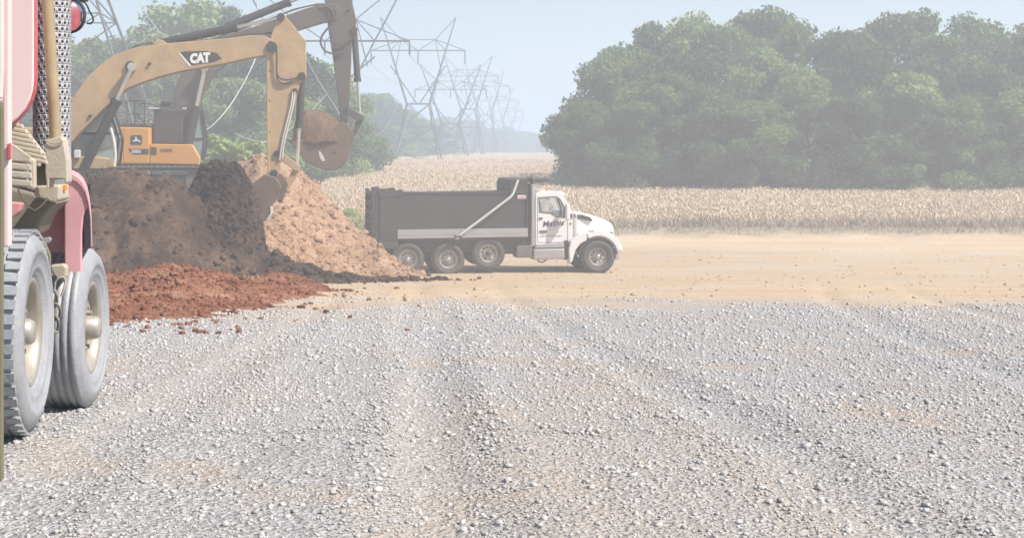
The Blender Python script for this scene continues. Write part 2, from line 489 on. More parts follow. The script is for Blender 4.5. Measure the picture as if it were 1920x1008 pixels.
def h_tan(x, y):
    rid = lerp_tab(x, [(-9, -.5), (-6, 1.0), (-4.2, 2.9), (-3.1, 3.5), (-2.0, 3.93), (-1.1, 3.6), (-.2, 2.95), (.7, 2.02), (1.6, 1.32), (2.4, .98), (3.1, .66), (3.8, .30), (4.7, -.2)])
    crest = lerp_tab(x, [(-4, 49.5), (0, 50.0), (2, 48.6), (4, 47.5)])
    z = rid - np.maximum(0, crest - y) * lerp_tab(x, [(-4, .52), (0, .48), (3, .30)]) - np.maximum(0, y - crest - lerp_tab(x, [(0, 1.2), (3, -1.2)])) * .85
    big = .14 * fbm(x * .8, y * .8, 25, 3)
    fine = .15 * fbm(x * 2.6, y * 2.6, 28, 3) + .10 * np.abs(fbm(x * 4.5, y * 4.5, 30, 2)) + .07 * fbm(x * 8, y * 8, 29, 3)
    return z + (big + fine) * (smooth(-.2, .6, z - terrain(x, y)) * .85 + .15)

def h_red(x, y):
    yc = 32.5; 
    left = smooth(-7.5, -4.2, x); right = 1 - smooth(-2.3, .6, x + .11 * (32 - y) + .9 * fbm(x * .7, y * .7, 36, 4))
    h = (.44 + .18 * fbm(x * .6, y * .2, 31, 2)) * left * right
    prof = np.where(y > yc, 1 - smooth(yc, yc + 3.2, y), 1 - smooth(0, 1, (yc - y) / 15.5) ** .85)
    z = terrain(x, y) + h * prof * 1.15 - .06
    return z + (.20 * fbm(x * 1.2, y * .9, 33, 4) + .07 * fbm(x * 6, y * 6, 34, 3)) * smooth(.02, .3, h * prof)

def h_fresh(x, y):
    cx, cy = -2.66, 43.3
    dx = (x - cx) / np.where(x < cx, 1.3, .76); dy = (y - cy) / 1.2
    ang = np.arctan2(dy, dx)
    r = np.sqrt(dx * dx + dy * dy) * (1 + .16 * fbm(ang * 1.4 + 9, ang * 0, 51, 3))
    z = 3.74 - 1.2 * r ** 2.3
    return z + .34 * fbm(x * 1.5, y * 1.5, 52, 4) + .16 * np.abs(fbm(x * 4, y * 4, 54, 2)) + .12 * fbm(x * 8, y * 8, 53, 3)

def heap(name, label, hf, x0, x1, y0, y1, step, mt, clod_n, clod_size, clod_mat, seed, below=None):
    root = thing(name, label, 'soil heap', (0, 0, 0))
    base = below or terrain
    me = grid_mesh('soil', np.arange(x0, x1, step), np.arange(y0, y1, step), hf, keep=lambda X, Y, Z: Z > base(X, Y) - .12)
    link('soil', me, mt, root)
    x = rng.uniform(x0, x1, clod_n * 6); y = rng.uniform(y0, y1, clod_n * 6); z = hf(x, y)
    ok = z > base(x, y) + .02
    x, y, z = x[ok][:clod_n], y[ok][:clod_n], z[ok][:clod_n]
    s_ = clod_size * (.22 + .35 * rng.random(len(x)) + rng.random(len(x)) ** 9 * 1.6)
    V, F = scatter(chip_templates(8, seed, .8), np.stack([x, y, z + s_ * .1], -1), s_, rng.uniform(0, 6.28, len(x)), rng.uniform(-.6, .6, len(x)))
    c = link('clods', np_mesh('clods', V, F), clod_mat, root); c['kind'] = 'stuff'
    return root
heap('dark_soil_heap', 'long dark brown topsoil heap with a rutted face below the excavators', h_dark, -16, 4.6, 33, 64, .085, M_DARK, 9000, .06, M_DARK, 61)
heap('tan_soil_heap', 'steep sunlit tan clay heap reaching the rear wheels of the dump truck', h_tan, -9, 4.8, 40, 56, .08, M_TAN, 6500, .058, M_TAN, 62)
heap('red_soil_heap', 'low spread heap of crumbly red clay lying nearest the gravel', h_red, -8, 2.2, 16, 36.5, .075, M_RED, 9000, .036, M_RED, 63)
heap('fresh_soil_heap', 'tall mound of fresh dark soil dug up by the bucket of the yellow excavator', h_fresh, -4.6, -.6, 40, 47, .06, M_FRESH, 1800, .06, M_FRESH, 64, below=lambda x, y: np.maximum(h_dark(x, y), 1.15))

# dark crumbs strewn along the foot of the heaps
x = rng.normal(0.5, 1.25, 1700); y = 41.2 + .25 * x + rng.normal(0, .75, 1700)
z = np.maximum(np.maximum(terrain(x, y), h_dark(x, y)), h_tan(x, y)); s_ = .025 + .11 * rng.random(1700) ** 4
V, F = scatter(chip_templates(8, 71, .75), np.stack([x, y, z + s_ * .3], -1), s_, rng.uniform(0, 6.28, 1700))
o = link('soil_crumbs', np_mesh('soil_crumbs', V, F), M_DARK); tag(o, 'dark soil crumbs strewn along the foot of the heaps toward the truck', 'clods', kind='stuff')

x = rng.normal(-2.0, 1.6, 1500); y = rng.uniform(18, 35, 1500); x = x - .10 * (32 - y)
z = np.maximum(terrain(x, y), h_red(x, y)); s_ = .012 + .05 * rng.random(1500) ** 5
V, F = scatter(chip_templates(8, 73, .75), np.stack([x, y, z + s_ * .3], -1), s_, rng.uniform(0, 6.28, 1500))
o = link('red_crumbs', np_mesh('red_crumbs', V, F), M_RED); tag(o, 'red clay crumbs spilled from the red heap onto the lot', 'clods', kind='stuff')

# ---------------------------------------------------------------- cornfield
def blade(p, a, L_, w, droop, rise):
    """one leaf: 3 segments, arching"""
    vv, ff = [], []
    for k in range(3):
        t = k / 2; r = L_ * t; z = p + rise * t - droop * t * t
        ww = w * (1 - t) * .9 + .004
        cx, cy = math.cos(a) * r, math.sin(a) * r; nx, ny = -math.sin(a) * ww, math.cos(a) * ww
        vv += [(cx + nx, cy + ny, z), (cx - nx, cy - ny, z)]
    for k in range(2): ff.append((2 * k, 2 * k + 1, 2 * k + 3, 2 * k + 2))
    return vv, ff
def crop_z(y):
    """top of the dry crop: the field rises gently away from the lot"""
    return np.interp(y, [70.8, 72.5, 80, 90, 106, 150, 200, 400, 470], [.15, .72, .98, 1.22, 1.55, 1.76, 1.9, 2.02, 2.0])
def canopy_h(X, Y):
    return crop_z(Y) - .10 + .10 * fbm(X * 1.6, Y * .9, 80, 3) + .16 * fbm(X * .10, Y * .05, 81, 3) * smooth(75, 95, Y)
cys = np.concatenate([np.arange(70.8, 130, .4), np.geomspace(130, 470, 110)]); cxs = np.concatenate([np.arange(-2, 66, .36), np.arange(66, 260, 4)])
field_edge = lambda X, Y: X > -3 + .06 * (Y - 72) + 1
root = thing('cornfield', 'wide gently rising field of dry tan corn behind the dump truck', 'corn', (0, 0, 0)); root['kind'] = 'stuff'
c = link('corn_canopy', grid_mesh('corn_canopy', cxs, cys, canopy_h, keep=lambda X, Y, Z: field_edge(X, Y)), mat('corn_canopy', (.47, .365, .245), .9, col2=(.39, .30, .195), scale=1.5, amount=.9, spec=.1, bump=.5, bscale=9), root); c['kind'] = 'stuff'
def leaf_template(seed):
    r = random.Random(seed); vv, ff = [], []
    for k in range(3):
        a = r.uniform(0, 6.28); L_ = r.uniform(.10, .20); w = r.uniform(.016, .030); up = r.uniform(-.1, .9); lean = r.uniform(.2, 1.0)
        b0 = Vector((r.uniform(-.08, .08), r.uniform(-.08, .08), r.uniform(0, .16))); t = Vector((math.cos(a) * lean, math.sin(a) * lean, up)).normalized() * L_; n = Vector((-math.sin(a), math.cos(a), 0)) * w
        q = len(vv); vv += [tuple(b0 - n * .6), tuple(b0 + n * .6), tuple(b0 + t + n), tuple(b0 + t - n)]; ff.append((q, q + 1, q + 2, q + 3))
    return np.array(vv), np.array(ff)
n = 120000
u = rng.random(n); y = 1 / (1 / 71.3 + u ** 1.15 * (1 / 260 - 1 / 71.3)); x = rng.uniform(-40, 1420, n) / F_PX * y
k = field_edge(x, y); x, y = x[k], y[k]
V, F = scatter([leaf_template(q) for q in range(14)], np.stack([x, y, canopy_h(x, y) - .06], -1), rng.uniform(.7, 1.25, len(x)) * (.75 + .25 * y / 90), rng.uniform(0, 6.28, len(x)))
M_CORN = mat('dry_corn_leaf', (.58, .46, .32), .8, col2=(.48, .375, .255), scale=2.2, amount=1.0, spec=.2)
c = link('corn_leaves', np_mesh('corn_leaves', V, F), M_CORN, root); c['kind'] = 'stuff'

# weeds and tall grass along the far edge of the lot
def grass_template(seed, n=6, h=.8):
    r = random.Random(seed); vv, ff = [], []
    for k in range(n):
        v, f = blade(0, r.uniform(0, 6.28), r.uniform(.15, .45), .022, .05, r.uniform(.5, 1.0) * h)
        q = len(vv); vv += v; ff += [tuple(i + q for i in t) for t in f]
    return np.array(vv), np.array(ff)
gt = [grass_template(k) for k in range(6)]
x = rng.uniform(1, 50, 5200); y = rng.uniform(67.2, 72.5, 5200)
s_ = rng.uniform(.25, .9, 5200) * (.35 + .5 * smooth(67, 71, y)) * (1 + .5 * fbm(x * .4, y * .8, 88, 3))
V, F = scatter(gt, np.stack([x, y, terrain(x, y)], -1), s_, rng.uniform(0, 6.28, 5200))
o = link('roadside_weeds', np_mesh('roadside_weeds', V, F), mat('dry_weed', (.38, .31, .22), .9, col2=(.27, .22, .15), scale=.5, amount=1, spec=.15)); tag(o, 'dry brownish weeds along the far edge of the dirt lot', 'weeds', kind='stuff')
x = rng.uniform(-16, 6.5, 6500); y = rng.uniform(61, 84, 6500)
s_ = rng.uniform(.6, 1.5, len(x)) * smooth(60, 66, y)
V, F = scatter(gt, np.stack([x, y, terrain(x, y)], -1), s_ + .05, rng.uniform(0, 6.28, len(x)))
o = link('tall_grass', np_mesh('tall_grass', V, F), mat('green_weed', (.23, .25, .09), .9, col2=(.38, .33, .14), scale=.4, amount=1, spec=.15)); tag(o, 'yellowish green tall grass between the tan heap and the field', 'grass', kind='stuff')

# ---------------------------------------------------------------- trees
def leaf_mat(name, a, b_, c_):
    m = bpy.data.materials.new(name); nt, b = nodes_of(m); N, L = nt.nodes, nt.links
    tc = N.new('ShaderNodeTexCoord'); oi = N.new('ShaderNodeObjectInfo')
    n1 = N.new('ShaderNodeTexNoise'); n1.inputs['Scale'].default_value = .55; n1.inputs['Detail'].default_value = 4
    L.new(tc.outputs['Object'], n1.inputs['Vector'])
    cr = N.new('ShaderNodeValToRGB'); e = cr.color_ramp.elements
    e[0].position = .35; e[0].color = (*a, 1); e[1].position = .68; e[1].color = (*c_, 1); k = e.new(.5); k.color = (*b_, 1)
    ad = N.new('ShaderNodeMath'); ad.operation = 'MULTIPLY_ADD'; ad.inputs[1].default_value = .34; L.new(oi.outputs['Random'], ad.inputs[0])
    sb = N.new('ShaderNodeMath'); sb.operation = 'SUBTRACT'; sb.inputs[1].default_value = .17; L.new(n1.outputs['Fac'], sb.inputs[0])
    L.new(sb.outputs[0], ad.inputs[2]); L.new(ad.outputs[0], cr.inputs[0])
    L.new(cr.outputs[0], b.inputs['Base Color']); b.inputs['Roughness'].default_value = .7; b.inputs['Specular IOR Level'].default_value = .25
    tr = N.new('ShaderNodeBsdfTranslucent'); L.new(cr.outputs[0], tr.inputs['Color'])
    mx = N.new('ShaderNodeMixShader'); mx.inputs[0].default_value = .3
    L.new(b.outputs[0], mx.inputs[1]); L.new(tr.outputs[0], mx.inputs[2]); L.new(mx.outputs[0], nt.nodes['Material Output'].inputs['Surface'])
    MATS[name] = m; return m
M_LEAF = leaf_mat('broadleaf', (.06, .10, .028), (.14, .205, .058), (.26, .33, .10))
M_LEAF2 = leaf_mat('light_broadleaf', (.16, .24, .06), (.26, .35, .09), (.36, .43, .13))
M_BARK = mat('bark', (.10, .08, .06), .95, bump=.6, bscale=8)

def crown_mesh(name, seed, n_leaf, H=1.0, W=.42, low=.12, leaf=.016, lobes=58):
    """unit-height tree crown: leaf faces on many lobes"""
    r = np.random.default_rng(seed)
    C = []
    for k in range(lobes):
        t = r.uniform(low, .95); wr = W * (math.sin(math.pi * min(1, (t - low) / (1.02 - low)) ** .62) ** .7 + .05)
        a = r.uniform(0, 6.28); q = wr * math.sqrt(r.random()) * .9
        C.append((q * math.cos(a), q * math.sin(a), t, r.uniform(.045, .125) * (1.15 - .4 * t)))
    C = np.array(C)
    wgt = C[:, 3] ** 2; pick = r.choice(len(C), n_leaf, p=wgt / wgt.sum())
    dirs = r.normal(size=(n_leaf, 3)); dirs /= np.linalg.norm(dirs, axis=1)[:, None]
    rad = C[pick, 3] * np.clip(np.abs(r.normal(.85, .28, n_leaf)), 0, 1.22)
    p = C[pick, :3] + dirs * rad[:, None] * np.array([1.15, 1.15, .85])
    # leaf quads
    nrm = dirs * .6 + r.normal(size=(n_leaf, 3)) * .6; nrm /= np.linalg.norm(nrm, axis=1)[:, None]
    u = np.cross(nrm, r.normal(size=(n_leaf, 3))); u /= np.linalg.norm(u, axis=1)[:, None]; w = np.cross(nrm, u)
    s_ = leaf * r.uniform(.5, 1.25, n_leaf)[:, None]
    V = np.stack([p - u * s_, p + w * s_ * .55, p + u * s_, p - w * s_ * .55], 1).reshape(-1, 3)
    F = np.arange(n_leaf * 4).reshape(-1, 4)
    return np_mesh(name, V * H, F)
def trunk_mesh(name, seed, H=1.0):
    r = random.Random(seed); mb = MB()
    pts = [(r.uniform(-.012, .012) * k, r.uniform(-.012, .012) * k, .13 * k) for k in range(7)]
    mb.tube(pts, [.024 - .003 * k for k in range(7)], 8)
    for k in range(9):
        a = r.uniform(0, 6.28); z = r.uniform(.22, .62); L_ = r.uniform(.16, .34)
        p0 = Vector((pts[0][0], 0, z)); p1 = p0 + Vector((math.cos(a) * L_ * .5, math.sin(a) * L_ * .5, L_ * .45)); p2 = p0 + Vector((math.cos(a) * L_, math.sin(a) * L_, L_ * .75))
        mb.tube([p0, p1, p2], [.010, .006, .002], 6)
    me = mb.build(name, None, None, org=False); m = me.data; bpy.data.objects.remove(me)
    return m
crowns = [crown_mesh('crown', 100 + k, 34000, W=(.40, .46, .36, .50, .43)[k], low=(.10, .06, .14, .04, .10)[k]) for k in range(5)]
crowns_lt = [crown_mesh('crown', 120 + k, 7000, W=.52, low=.03, leaf=.036) for k in range(2)]
trunks = [trunk_mesh('trunk', 200 + k) for k in range(3)]
for m_ in crowns: m_.materials.append(M_LEAF)
for m_ in crowns_lt: m_.materials.append(M_LEAF2)
for m_ in trunks: m_.materials.append(M_BARK)
tree_i = [0]
def tree(name, label, px, ytop, d, wide=1.0, group=None, lt=False, z0=None, cat='tree'):
    i = tree_i[0]; tree_i[0] += 1
    x = (px - CX) / F_PX * d; zt = CAM_H - (ytop - CY) / F_PX * d
    z = 0.0 if z0 is None else z0
    root = thing(name, label, cat, (x, d, z), random.uniform(0, 6.28), group)
    h = (zt - z) / .97
    me = (crowns_lt if lt else crowns)[i % (2 if lt else 5)]
    c = link('crown', me, None, root); c.scale = (h * wide, h * wide, h)
    t = link('trunk', trunks[i % 3], None, root); t.scale = (h, h, h)
    return root
GL = 'trees of the wood behind the excavators'
L1 = 'grey green broadleaf tree in the hazy wood behind the excavators'
for (px, yt, d, w) in ((60, 60, 120, 1.1), (110, 88, 128, 1.0), (165, 78, 132, 1.1), (215, 82, 138, 1.0), (255, 84, 142, 1.0), (150, 130, 112, 1.1), (240, 120, 118, 1.1), (330, 120, 120, 1.1), (410, 90, 126, 1.2), (480, 95, 124, 1.1), (545, 105, 128, 1.1), (450, 150, 112, 1.0), (520, 160, 116, 1.1)):
    tree('broadleaf_tree', L1, px, yt, d, w, GL)
tree('broadleaf_tree', 'tallest tree of the wood, its domed crown rising above the yellow boom', 335, 14, 150, 1.0)
tree('broadleaf_tree', 'tall tree with a ragged top beside the tallest one of the wood', 398, 22, 156, .9)
tree('broadleaf_tree', 'hazy tree whose crown slopes down beside the upright yellow stick', 588, 128, 136, 1.15)
tree('broadleaf_tree', 'last tree of the near wood, half hidden by the raised bucket', 622, 175, 150, 1.3)
tree('broadleaf_tree', 'pale green tree seen between the raised bucket and the tower', 655, 215, 165, 1.4)
GM = 'blue hazy trees along the power line corridor'
LM = 'blue grey hazy tree standing along the power line corridor'
for (px, yt, d, w) in ((688, 182, 330, 1.0), (712, 178, 345, 1.1), (735, 196, 340, 1.2), (758, 208, 350, 1.2), (778, 222, 360, 1.2), (800, 232, 380, 1.2), (815, 236, 400, 1.3), (700, 228, 300, 1.4), (745, 238, 310, 1.5), (665, 205, 320, 1.2), (640, 210, 300, 1.3)):
    tree('corridor_tree', LM, px, yt, d, w, GM)
GF = 'far blue trees at the end of the field'
LF = 'faint blue tree in the far line at the end of the cornfield'
for k in range(30):
    px = 826 + k * 9 + random.uniform(-3, 3)
    yt = (236, 230, 236, 232, 240, 244, 236, 233, 242, 246, 250, 252, 254, 250, 246, 251, 255, 258, 260, 258)[min(k, 19)] - 7 + random.uniform(-2, 3)
    tree('far_tree', LF, px, yt, 560 + k * 9 + random.uniform(-20, 20), 1.5, GF)
GR = 'trees of the wood beyond the corn'
LR = 'dense green tree in the tall wood edge standing beyond the corn'
WOOD = []
tree('leaning_tree', 'rounded bushy tree ending the wood edge, jutting over the cornfield', 1134, 112, 112, .9)
tree('bushy_tree', 'low spreading tree at the outer foot of the wood edge', 1106, 196, 106, .95)
for (px, yt, d, w) in ((1180, 96, 118, .9), (1228, 50, 126, .9), (1190, 196, 104, 1.0), (1245, 140, 106, 1.0), (1285, 40, 124, .85), (1300, 105, 112, .95), (1360, 62, 122, .9), (1345, 170, 104, 1.05), (1425, 26, 128, .8), (1440, 95, 114, .95), (1500, 58, 122, .9), (1520, 150, 105, 1.0), (1575, 66, 120, .9), (1640, 92, 114, .95), (1690, 30, 126, .85), (1700, 140, 106, 1.0), (1770, 70, 119, .9), (1840, 44, 124, .85), (1850, 130, 107, 1.0), (1920, 78, 117, .9), (1975, 50, 121, .9), (1410, 195, 101, 1.15), (1600, 185, 101, 1.1), (1780, 190, 102, 1.1), (1930, 175, 103, 1.1)):
    WOOD.append((px, yt, d, w))
ORD = 'first second third fourth fifth sixth seventh eighth ninth tenth eleventh twelfth thirteenth fourteenth fifteenth sixteenth seventeenth eighteenth nineteenth'.split()
for low in (0, 1):
    for k, (px, yt, d, w) in enumerate(sorted(t for t in WOOD if (t[1] > 120) == bool(low))):
        tree('wood_tree', ('low green tree in the front of the wood edge, %s from the cornfield end' if low else 'tall green tree in the back of the wood edge, %s from the cornfield end') % ORD[k], px, yt, d, w, GR)
GS = 'bright green bushes behind the dark heap'
for (px, yt, d, w, lb) in ((402, 256, 72, 1.2, 'bright green bush beside the rear of the orange excavator house'), (440, 266, 75, 1.3, 'bright green bush between the orange excavator and the yellow stick'), (478, 272, 78, 1.2, 'bright green bush behind the upright yellow stick'), (372, 262, 76, 1.2, 'bright green bush mostly hidden behind the orange excavator house')):
    tree('green_bush', lb, px, yt, d, w, GS, lt=True, cat='bush')
for (px, yt, d, lb) in ((650, 392, 74, 'small green shrub in the weeds beside the tan heap'),):
    tree('field_shrub', lb, px, yt, d, 1.4, None, lt=True, cat='shrub')

# ---------------------------------------------------------------- lattice towers
M_STEEL = mat('galvanised_steel', (.10, .105, .115), .7, .0, scale=.4)
def tower(label, px, d, y_arm, half_end, y_peak, y_waist, y_base=None, thick=.11, half_base=None):
    """waisted lattice tower: spreading legs, V of two masts, cross-arm with peaks and insulator strings"""
    S = F_PX / d
    zf = lambda y: CAM_H - (y - CY) / S
    root = thing('transmission_tower', label, 'pylon', ((px - CX) / S, d, 0), 0, 'lattice towers of the power line')
    za, zp, zw = zf(y_arm), zf(y_peak), zf(y_waist)
    he = half_end / S; hw = he * .24; ha = he * .59; hp = ha + (zp - za) * (ha - hw) / (za - zw)
    hb = (half_base / S) if half_base else he * .52
    dep = hw
    t = thick
    def bars(name, segs, r):
        mb = MB()
        for a, b_ in segs: mb.cyl(a, b_, r, n=5, cap=False)
        return mb.build(name, M_STEEL, root, org=False)
    def leg_pt(sx, sy, f): # f 0 waist, 1 ground
        return (sx * (hw + (hb - hw) * f), sy * (dep + (hb - dep) * f), zw * (1 - f))
    for sx in (-1, 1):
        for sy in (-1, 1):
            bars('leg', [(leg_pt(sx, sy, 0), leg_pt(sx, sy, 1))], t)
    br = []
    for (f0, f1) in ((0, .34), (.34, .68), (.68, 1)):
        for s_ in (-1, 1):
            br += [(leg_pt(-1, s_, f0), leg_pt(1, s_, f1)), (leg_pt(1, s_, f0), leg_pt(-1, s_, f1)), (leg_pt(s_, -1, f0), leg_pt(s_, 1, f1))]
            br += [(leg_pt(-1, s_, f0), leg_pt(1, s_, f0)), (leg_pt(s_, -1, f0), leg_pt(s_, 1, f0))]
    bars('bracing', br, t * .5)
    for s_ in (-1, 1):
        m = bars('mast', [((s_ * hw, y, zw), (s_ * hp, 0, zp)) for y in (-dep, dep)] + [((s_ * hw * .1, 0, zw), (s_ * ha, 0, za - (za - zw) * .28))], t * .85)
    bars('waist_beam', [((-hw, y, zw), (hw, y, zw)) for y in (-dep, dep)], t * .7)
    arm = [((-he, y, za), (he, y, za)) for y in (-.5, .5)]
    zt = za + (zp - za) * .33
    for s_ in (-1, 1):
        arm += [((s_ * he, 0, za), (s_ * ha * .62, 0, zt)), ((s_ * ha * .62, 0, zt), (0, 0, za)), ((s_ * ha * .62, 0, zt), (s_ * hp, 0, zp)), ((s_ * ha * .62, 0, zt), (s_ * ha, 0, za)), ((s_ * ha * .62, 0, zt), (s_ * hw * 2.1, 0, za - (za - zw) * .45))]
    arm += [((-ha * .62, 0, zt), (ha * .62, 0, zt))]
    bars('cross_arm', arm, t * .62)
    for x in (-he, 0, he):
        MB().cyl((x, 0, za - .1), (x, 0, za - (za - zw) * .25), t * .9, n=6).build('insulator', M_STEEL, root, org=False)
    return [((px - CX) / S + x, d, za - (za - zw) * .25) for x in (-he, 0, he)]
T = []
T.append(tower('near lattice tower behind the wood, its two pale legs rising beside the round mirror', 96, 100, -330, 190, -470, -150, thick=.10, half_base=230))
T.append(tower('lattice tower standing behind the raised dark stick of the far excavator', 609, 152, 77, 159, -45, 182, thick=.10, half_base=78))
T.append(tower('largest fully visible lattice tower with wide cross arm above the dump truck', 784, 250, 95, 88, 33, 195, thick=.12))
T.append(tower('lattice tower just beyond the largest one, its cross arm lower and narrower', 845, 328, 168, 67, 121, 232, thick=.13))
T.append(tower('third hazy lattice tower along the line, tall right peak above its neighbours', 878, 393, 143, 56, 105, 205, thick=.14))
T.append(tower('hazy slender lattice tower in the middle of the receding row', 910, 490, 162, 45, 133, 216, thick=.16))
T.append(tower('faint small lattice tower, third from the far end of the row', 935, 640, 189, 33, 163, 228, thick=.19))
T.append(tower('faint tiny lattice tower, second from the far end of the row', 953, 780, 210, 26, 186, 240, thick=.21))
T.append(tower('faintest lattice tower at the far end of the row by the wood', 967, 940, 226, 20, 208, 247, thick=.24))

# conductors
M_WIRE = mat('weathered_cable', (.45, .46, .47), .5, .4, scale=.3)
def cable(label, pts, r, name='cable', m=None):
    root = MB().tube(pts, r, 5).build(name, m or M_WIRE, None, org=False)
    tag(root, label, 'cable', 'cables of the power line'); return root
def sag(a, b_, s_, n=22):
    return [(a[0] + (b_[0] - a[0]) * t, a[1] + (b_[1] - a[1]) * t, a[2] + (b_[2] - a[2]) * t - 4 * s_ * t * (1 - t)) for t in [k / n for k in range(n + 1)]]
W = ['outer', 'middle', 'inner']
for i, (a, b_) in enumerate(((1, 2), (2, 4), (4, 5), (5, 6))):
    for k in (0, 1, 2):
        cable('thin %s power cable strung between %s' % (W[k], ('the tower behind the raised stick and the largest tower', 'the largest tower and the third hazy tower', 'the third hazy tower and the slender one', 'the slender tower and the faint small ones')[i]), sag(T[a][k], T[b_][k], (2.5, 3, 3, 3)[i]), .035 + .012 * i, 'power_cable')
def pcable(label, pp, d0, d1, r):
    n = len(pp); pts = [Vector(P(x, y, d0 + (d1 - d0) * k / (n - 1))) for k, (x, y) in enumerate(pp)]
    out = []
    for k in range(n - 1):
        p0, p1, p2, p3 = pts[max(k - 1, 0)], pts[k], pts[k + 1], pts[min(k + 2, n - 1)]
        for t in (0, .25, .5, .75):
            out.append(.5 * ((2 * p1) + (-p0 + p2) * t + (2 * p0 - 5 * p1 + 4 * p2 - p3) * t * t + (-p0 + 3 * p1 - 3 * p2 + p3) * t ** 3))
    out.append(pts[-1])
    return cable(label, out, r, 'hanging_cable')
pcable('pale cable hanging in a slack curve below the yellow boom', [(478, -60), (484, 60), (478, 112), (440, 185), (408, 226), (384, 246)], 92, 84, .035)
pcable('pale cable drooping in a low curve behind the raised bucket links', [(748, 188), (738, 214), (722, 240), (706, 254), (686, 258), (655, 250)], 150, 150, .05)
pcable('pale straight hanging cable running down to the field beside the largest tower', [(776, 188), (766, 216), (752, 262), (736, 305)], 150, 150, .05)
pcable('thin wire slanting down to the tallest tree top', [(255, -8), (275, 28), (298, 60)], 120, 120, .03)
pcable('thin wire slanting behind the far excavator stick into the trees', [(566, 90), (590, 140), (622, 190), (640, 220)], 118, 118, .03)
pcable('pale low cable crossing behind the yellow stick', [(440, 250), (470, 262), (505, 264), (560, 230), (612, 178)], 96, 100, .03)

# ---------------------------------------------------------------- excavators
M_CATY = mat('worn_yellow_paint', (.53, .35, .165), .6, col2=(.31, .215, .12), scale=2.2, amount=.75, dust=.6, dustcol=(.40, .29, .20), bump=.05)
M_DEERE = mat('orange_yellow_paint', (.76, .36, .06), .45, col2=(.62, .28, .05), scale=.8, amount=.6, dust=.22, dustcol=(.45, .33, .22))
M_DKBOOM = mat('dark_dusty_boom_paint', (.10, .085, .07), .6, col2=(.07, .06, .05), scale=1.0, amount=.9, dust=.35, dustcol=(.17, .14, .11))  # dark brown boom and stick colour with paler dust patches
M_BLACK = mat('black_machine_paint', (.03, .03, .03), .55, scale=1.5, dust=.35, dustcol=(.16, .13, .10))
M_CHROME = mat('chrome_rod', (.75, .70, .62), .25, .9, scale=4)
M_HOSE = mat('rubber_hose', (.035, .035, .035), .7, dust=.4, dustcol=(.2, .17, .13))
M_TRACK = mat('track_steel', (.17, .15, .13), .75, .2, col2=(.25, .20, .15), scale=3, amount=.8, dust=.6, dustcol=(.25, .18, .12), bump=.3, bscale=15)
M_BUCKET = mat('muddy_bucket_steel', (.15, .10, .068), .85, .0, col2=(.08, .057, .042), scale=1.6, amount=.9, dust=.4, dustcol=(.34, .22, .14), bump=.4, bscale=12)
M_GLASS = glass('cab_glass', (.45, .58, .56), .45)
M_WHITE = mat('white_print', (.80, .80, .78), .5, scale=2, amount=.15)
M_PANEL = mat('dark_decal', (.035, .033, .03), .5, scale=1, amount=.4, dust=.15)
M_PALE = mat('pale_trim', (.66, .64, .60), .5, scale=2, amount=.5)

def ram(root, name, a, b_, frac, rb, rr, y, mb_=None, mr=None):
    """hydraulic cylinder between two pins given as pixels at distance y"""
    p0, p1 = Vector(P(*a, y)), Vector(P(*b_, y)); k = p0.lerp(p1, frac); d = (p1 - p0).normalized()
    m = MB().cyl(p0, k, rb, n=18); m.cyl(k - d * .10, k + d * .04, rb * 1.18, n=18); m.cyl(p0 - Vector((0, rb * 1.3, 0)), p0 + Vector((0, rb * 1.3, 0)), rb * .95, n=14)
    o = m.build(name, mb_ or M_BLACK, root)
    r_ = MB().cyl(k, p1, rr, n=14); r_.cyl(p1 - Vector((0, rb * 1.2, 0)), p1 + Vector((0, rb * 1.2, 0)), rr * 1.9, n=14)
    r_.build('rod', mr or M_CHROME, o)
    return o
def hose(root, pts, y, r, name='hose', m=None):
    pts = [Vector(P(px, py, y + (q[0] if q else 0))) for (px, py, *q) in pts]; out = []; n = len(pts)
    for k in range(n - 1):
        p0, p1, p2, p3 = pts[max(k - 1, 0)], pts[k], pts[k + 1], pts[min(k + 2, n - 1)]
        for t in (0, .25, .5, .75):
            out.append(.5 * ((2 * p1) + (-p0 + p2) * t + (2 * p0 - 5 * p1 + 4 * p2 - p3) * t * t + (-p0 + 3 * p1 - 3 * p2 + p3) * t ** 3))
    out.append(pts[-1])
    return MB().tube(out, r, 8).build(name, m or M_HOSE, root)
def pins(root, lst, y, half):
    for (px, py, r) in lst:
        a = P(px, py, y); MB().cyl((a[0], y - half, a[2]), (a[0], y + half, a[2]), r, n=16).build('pin', M_BLACK, root, bevel=.008)
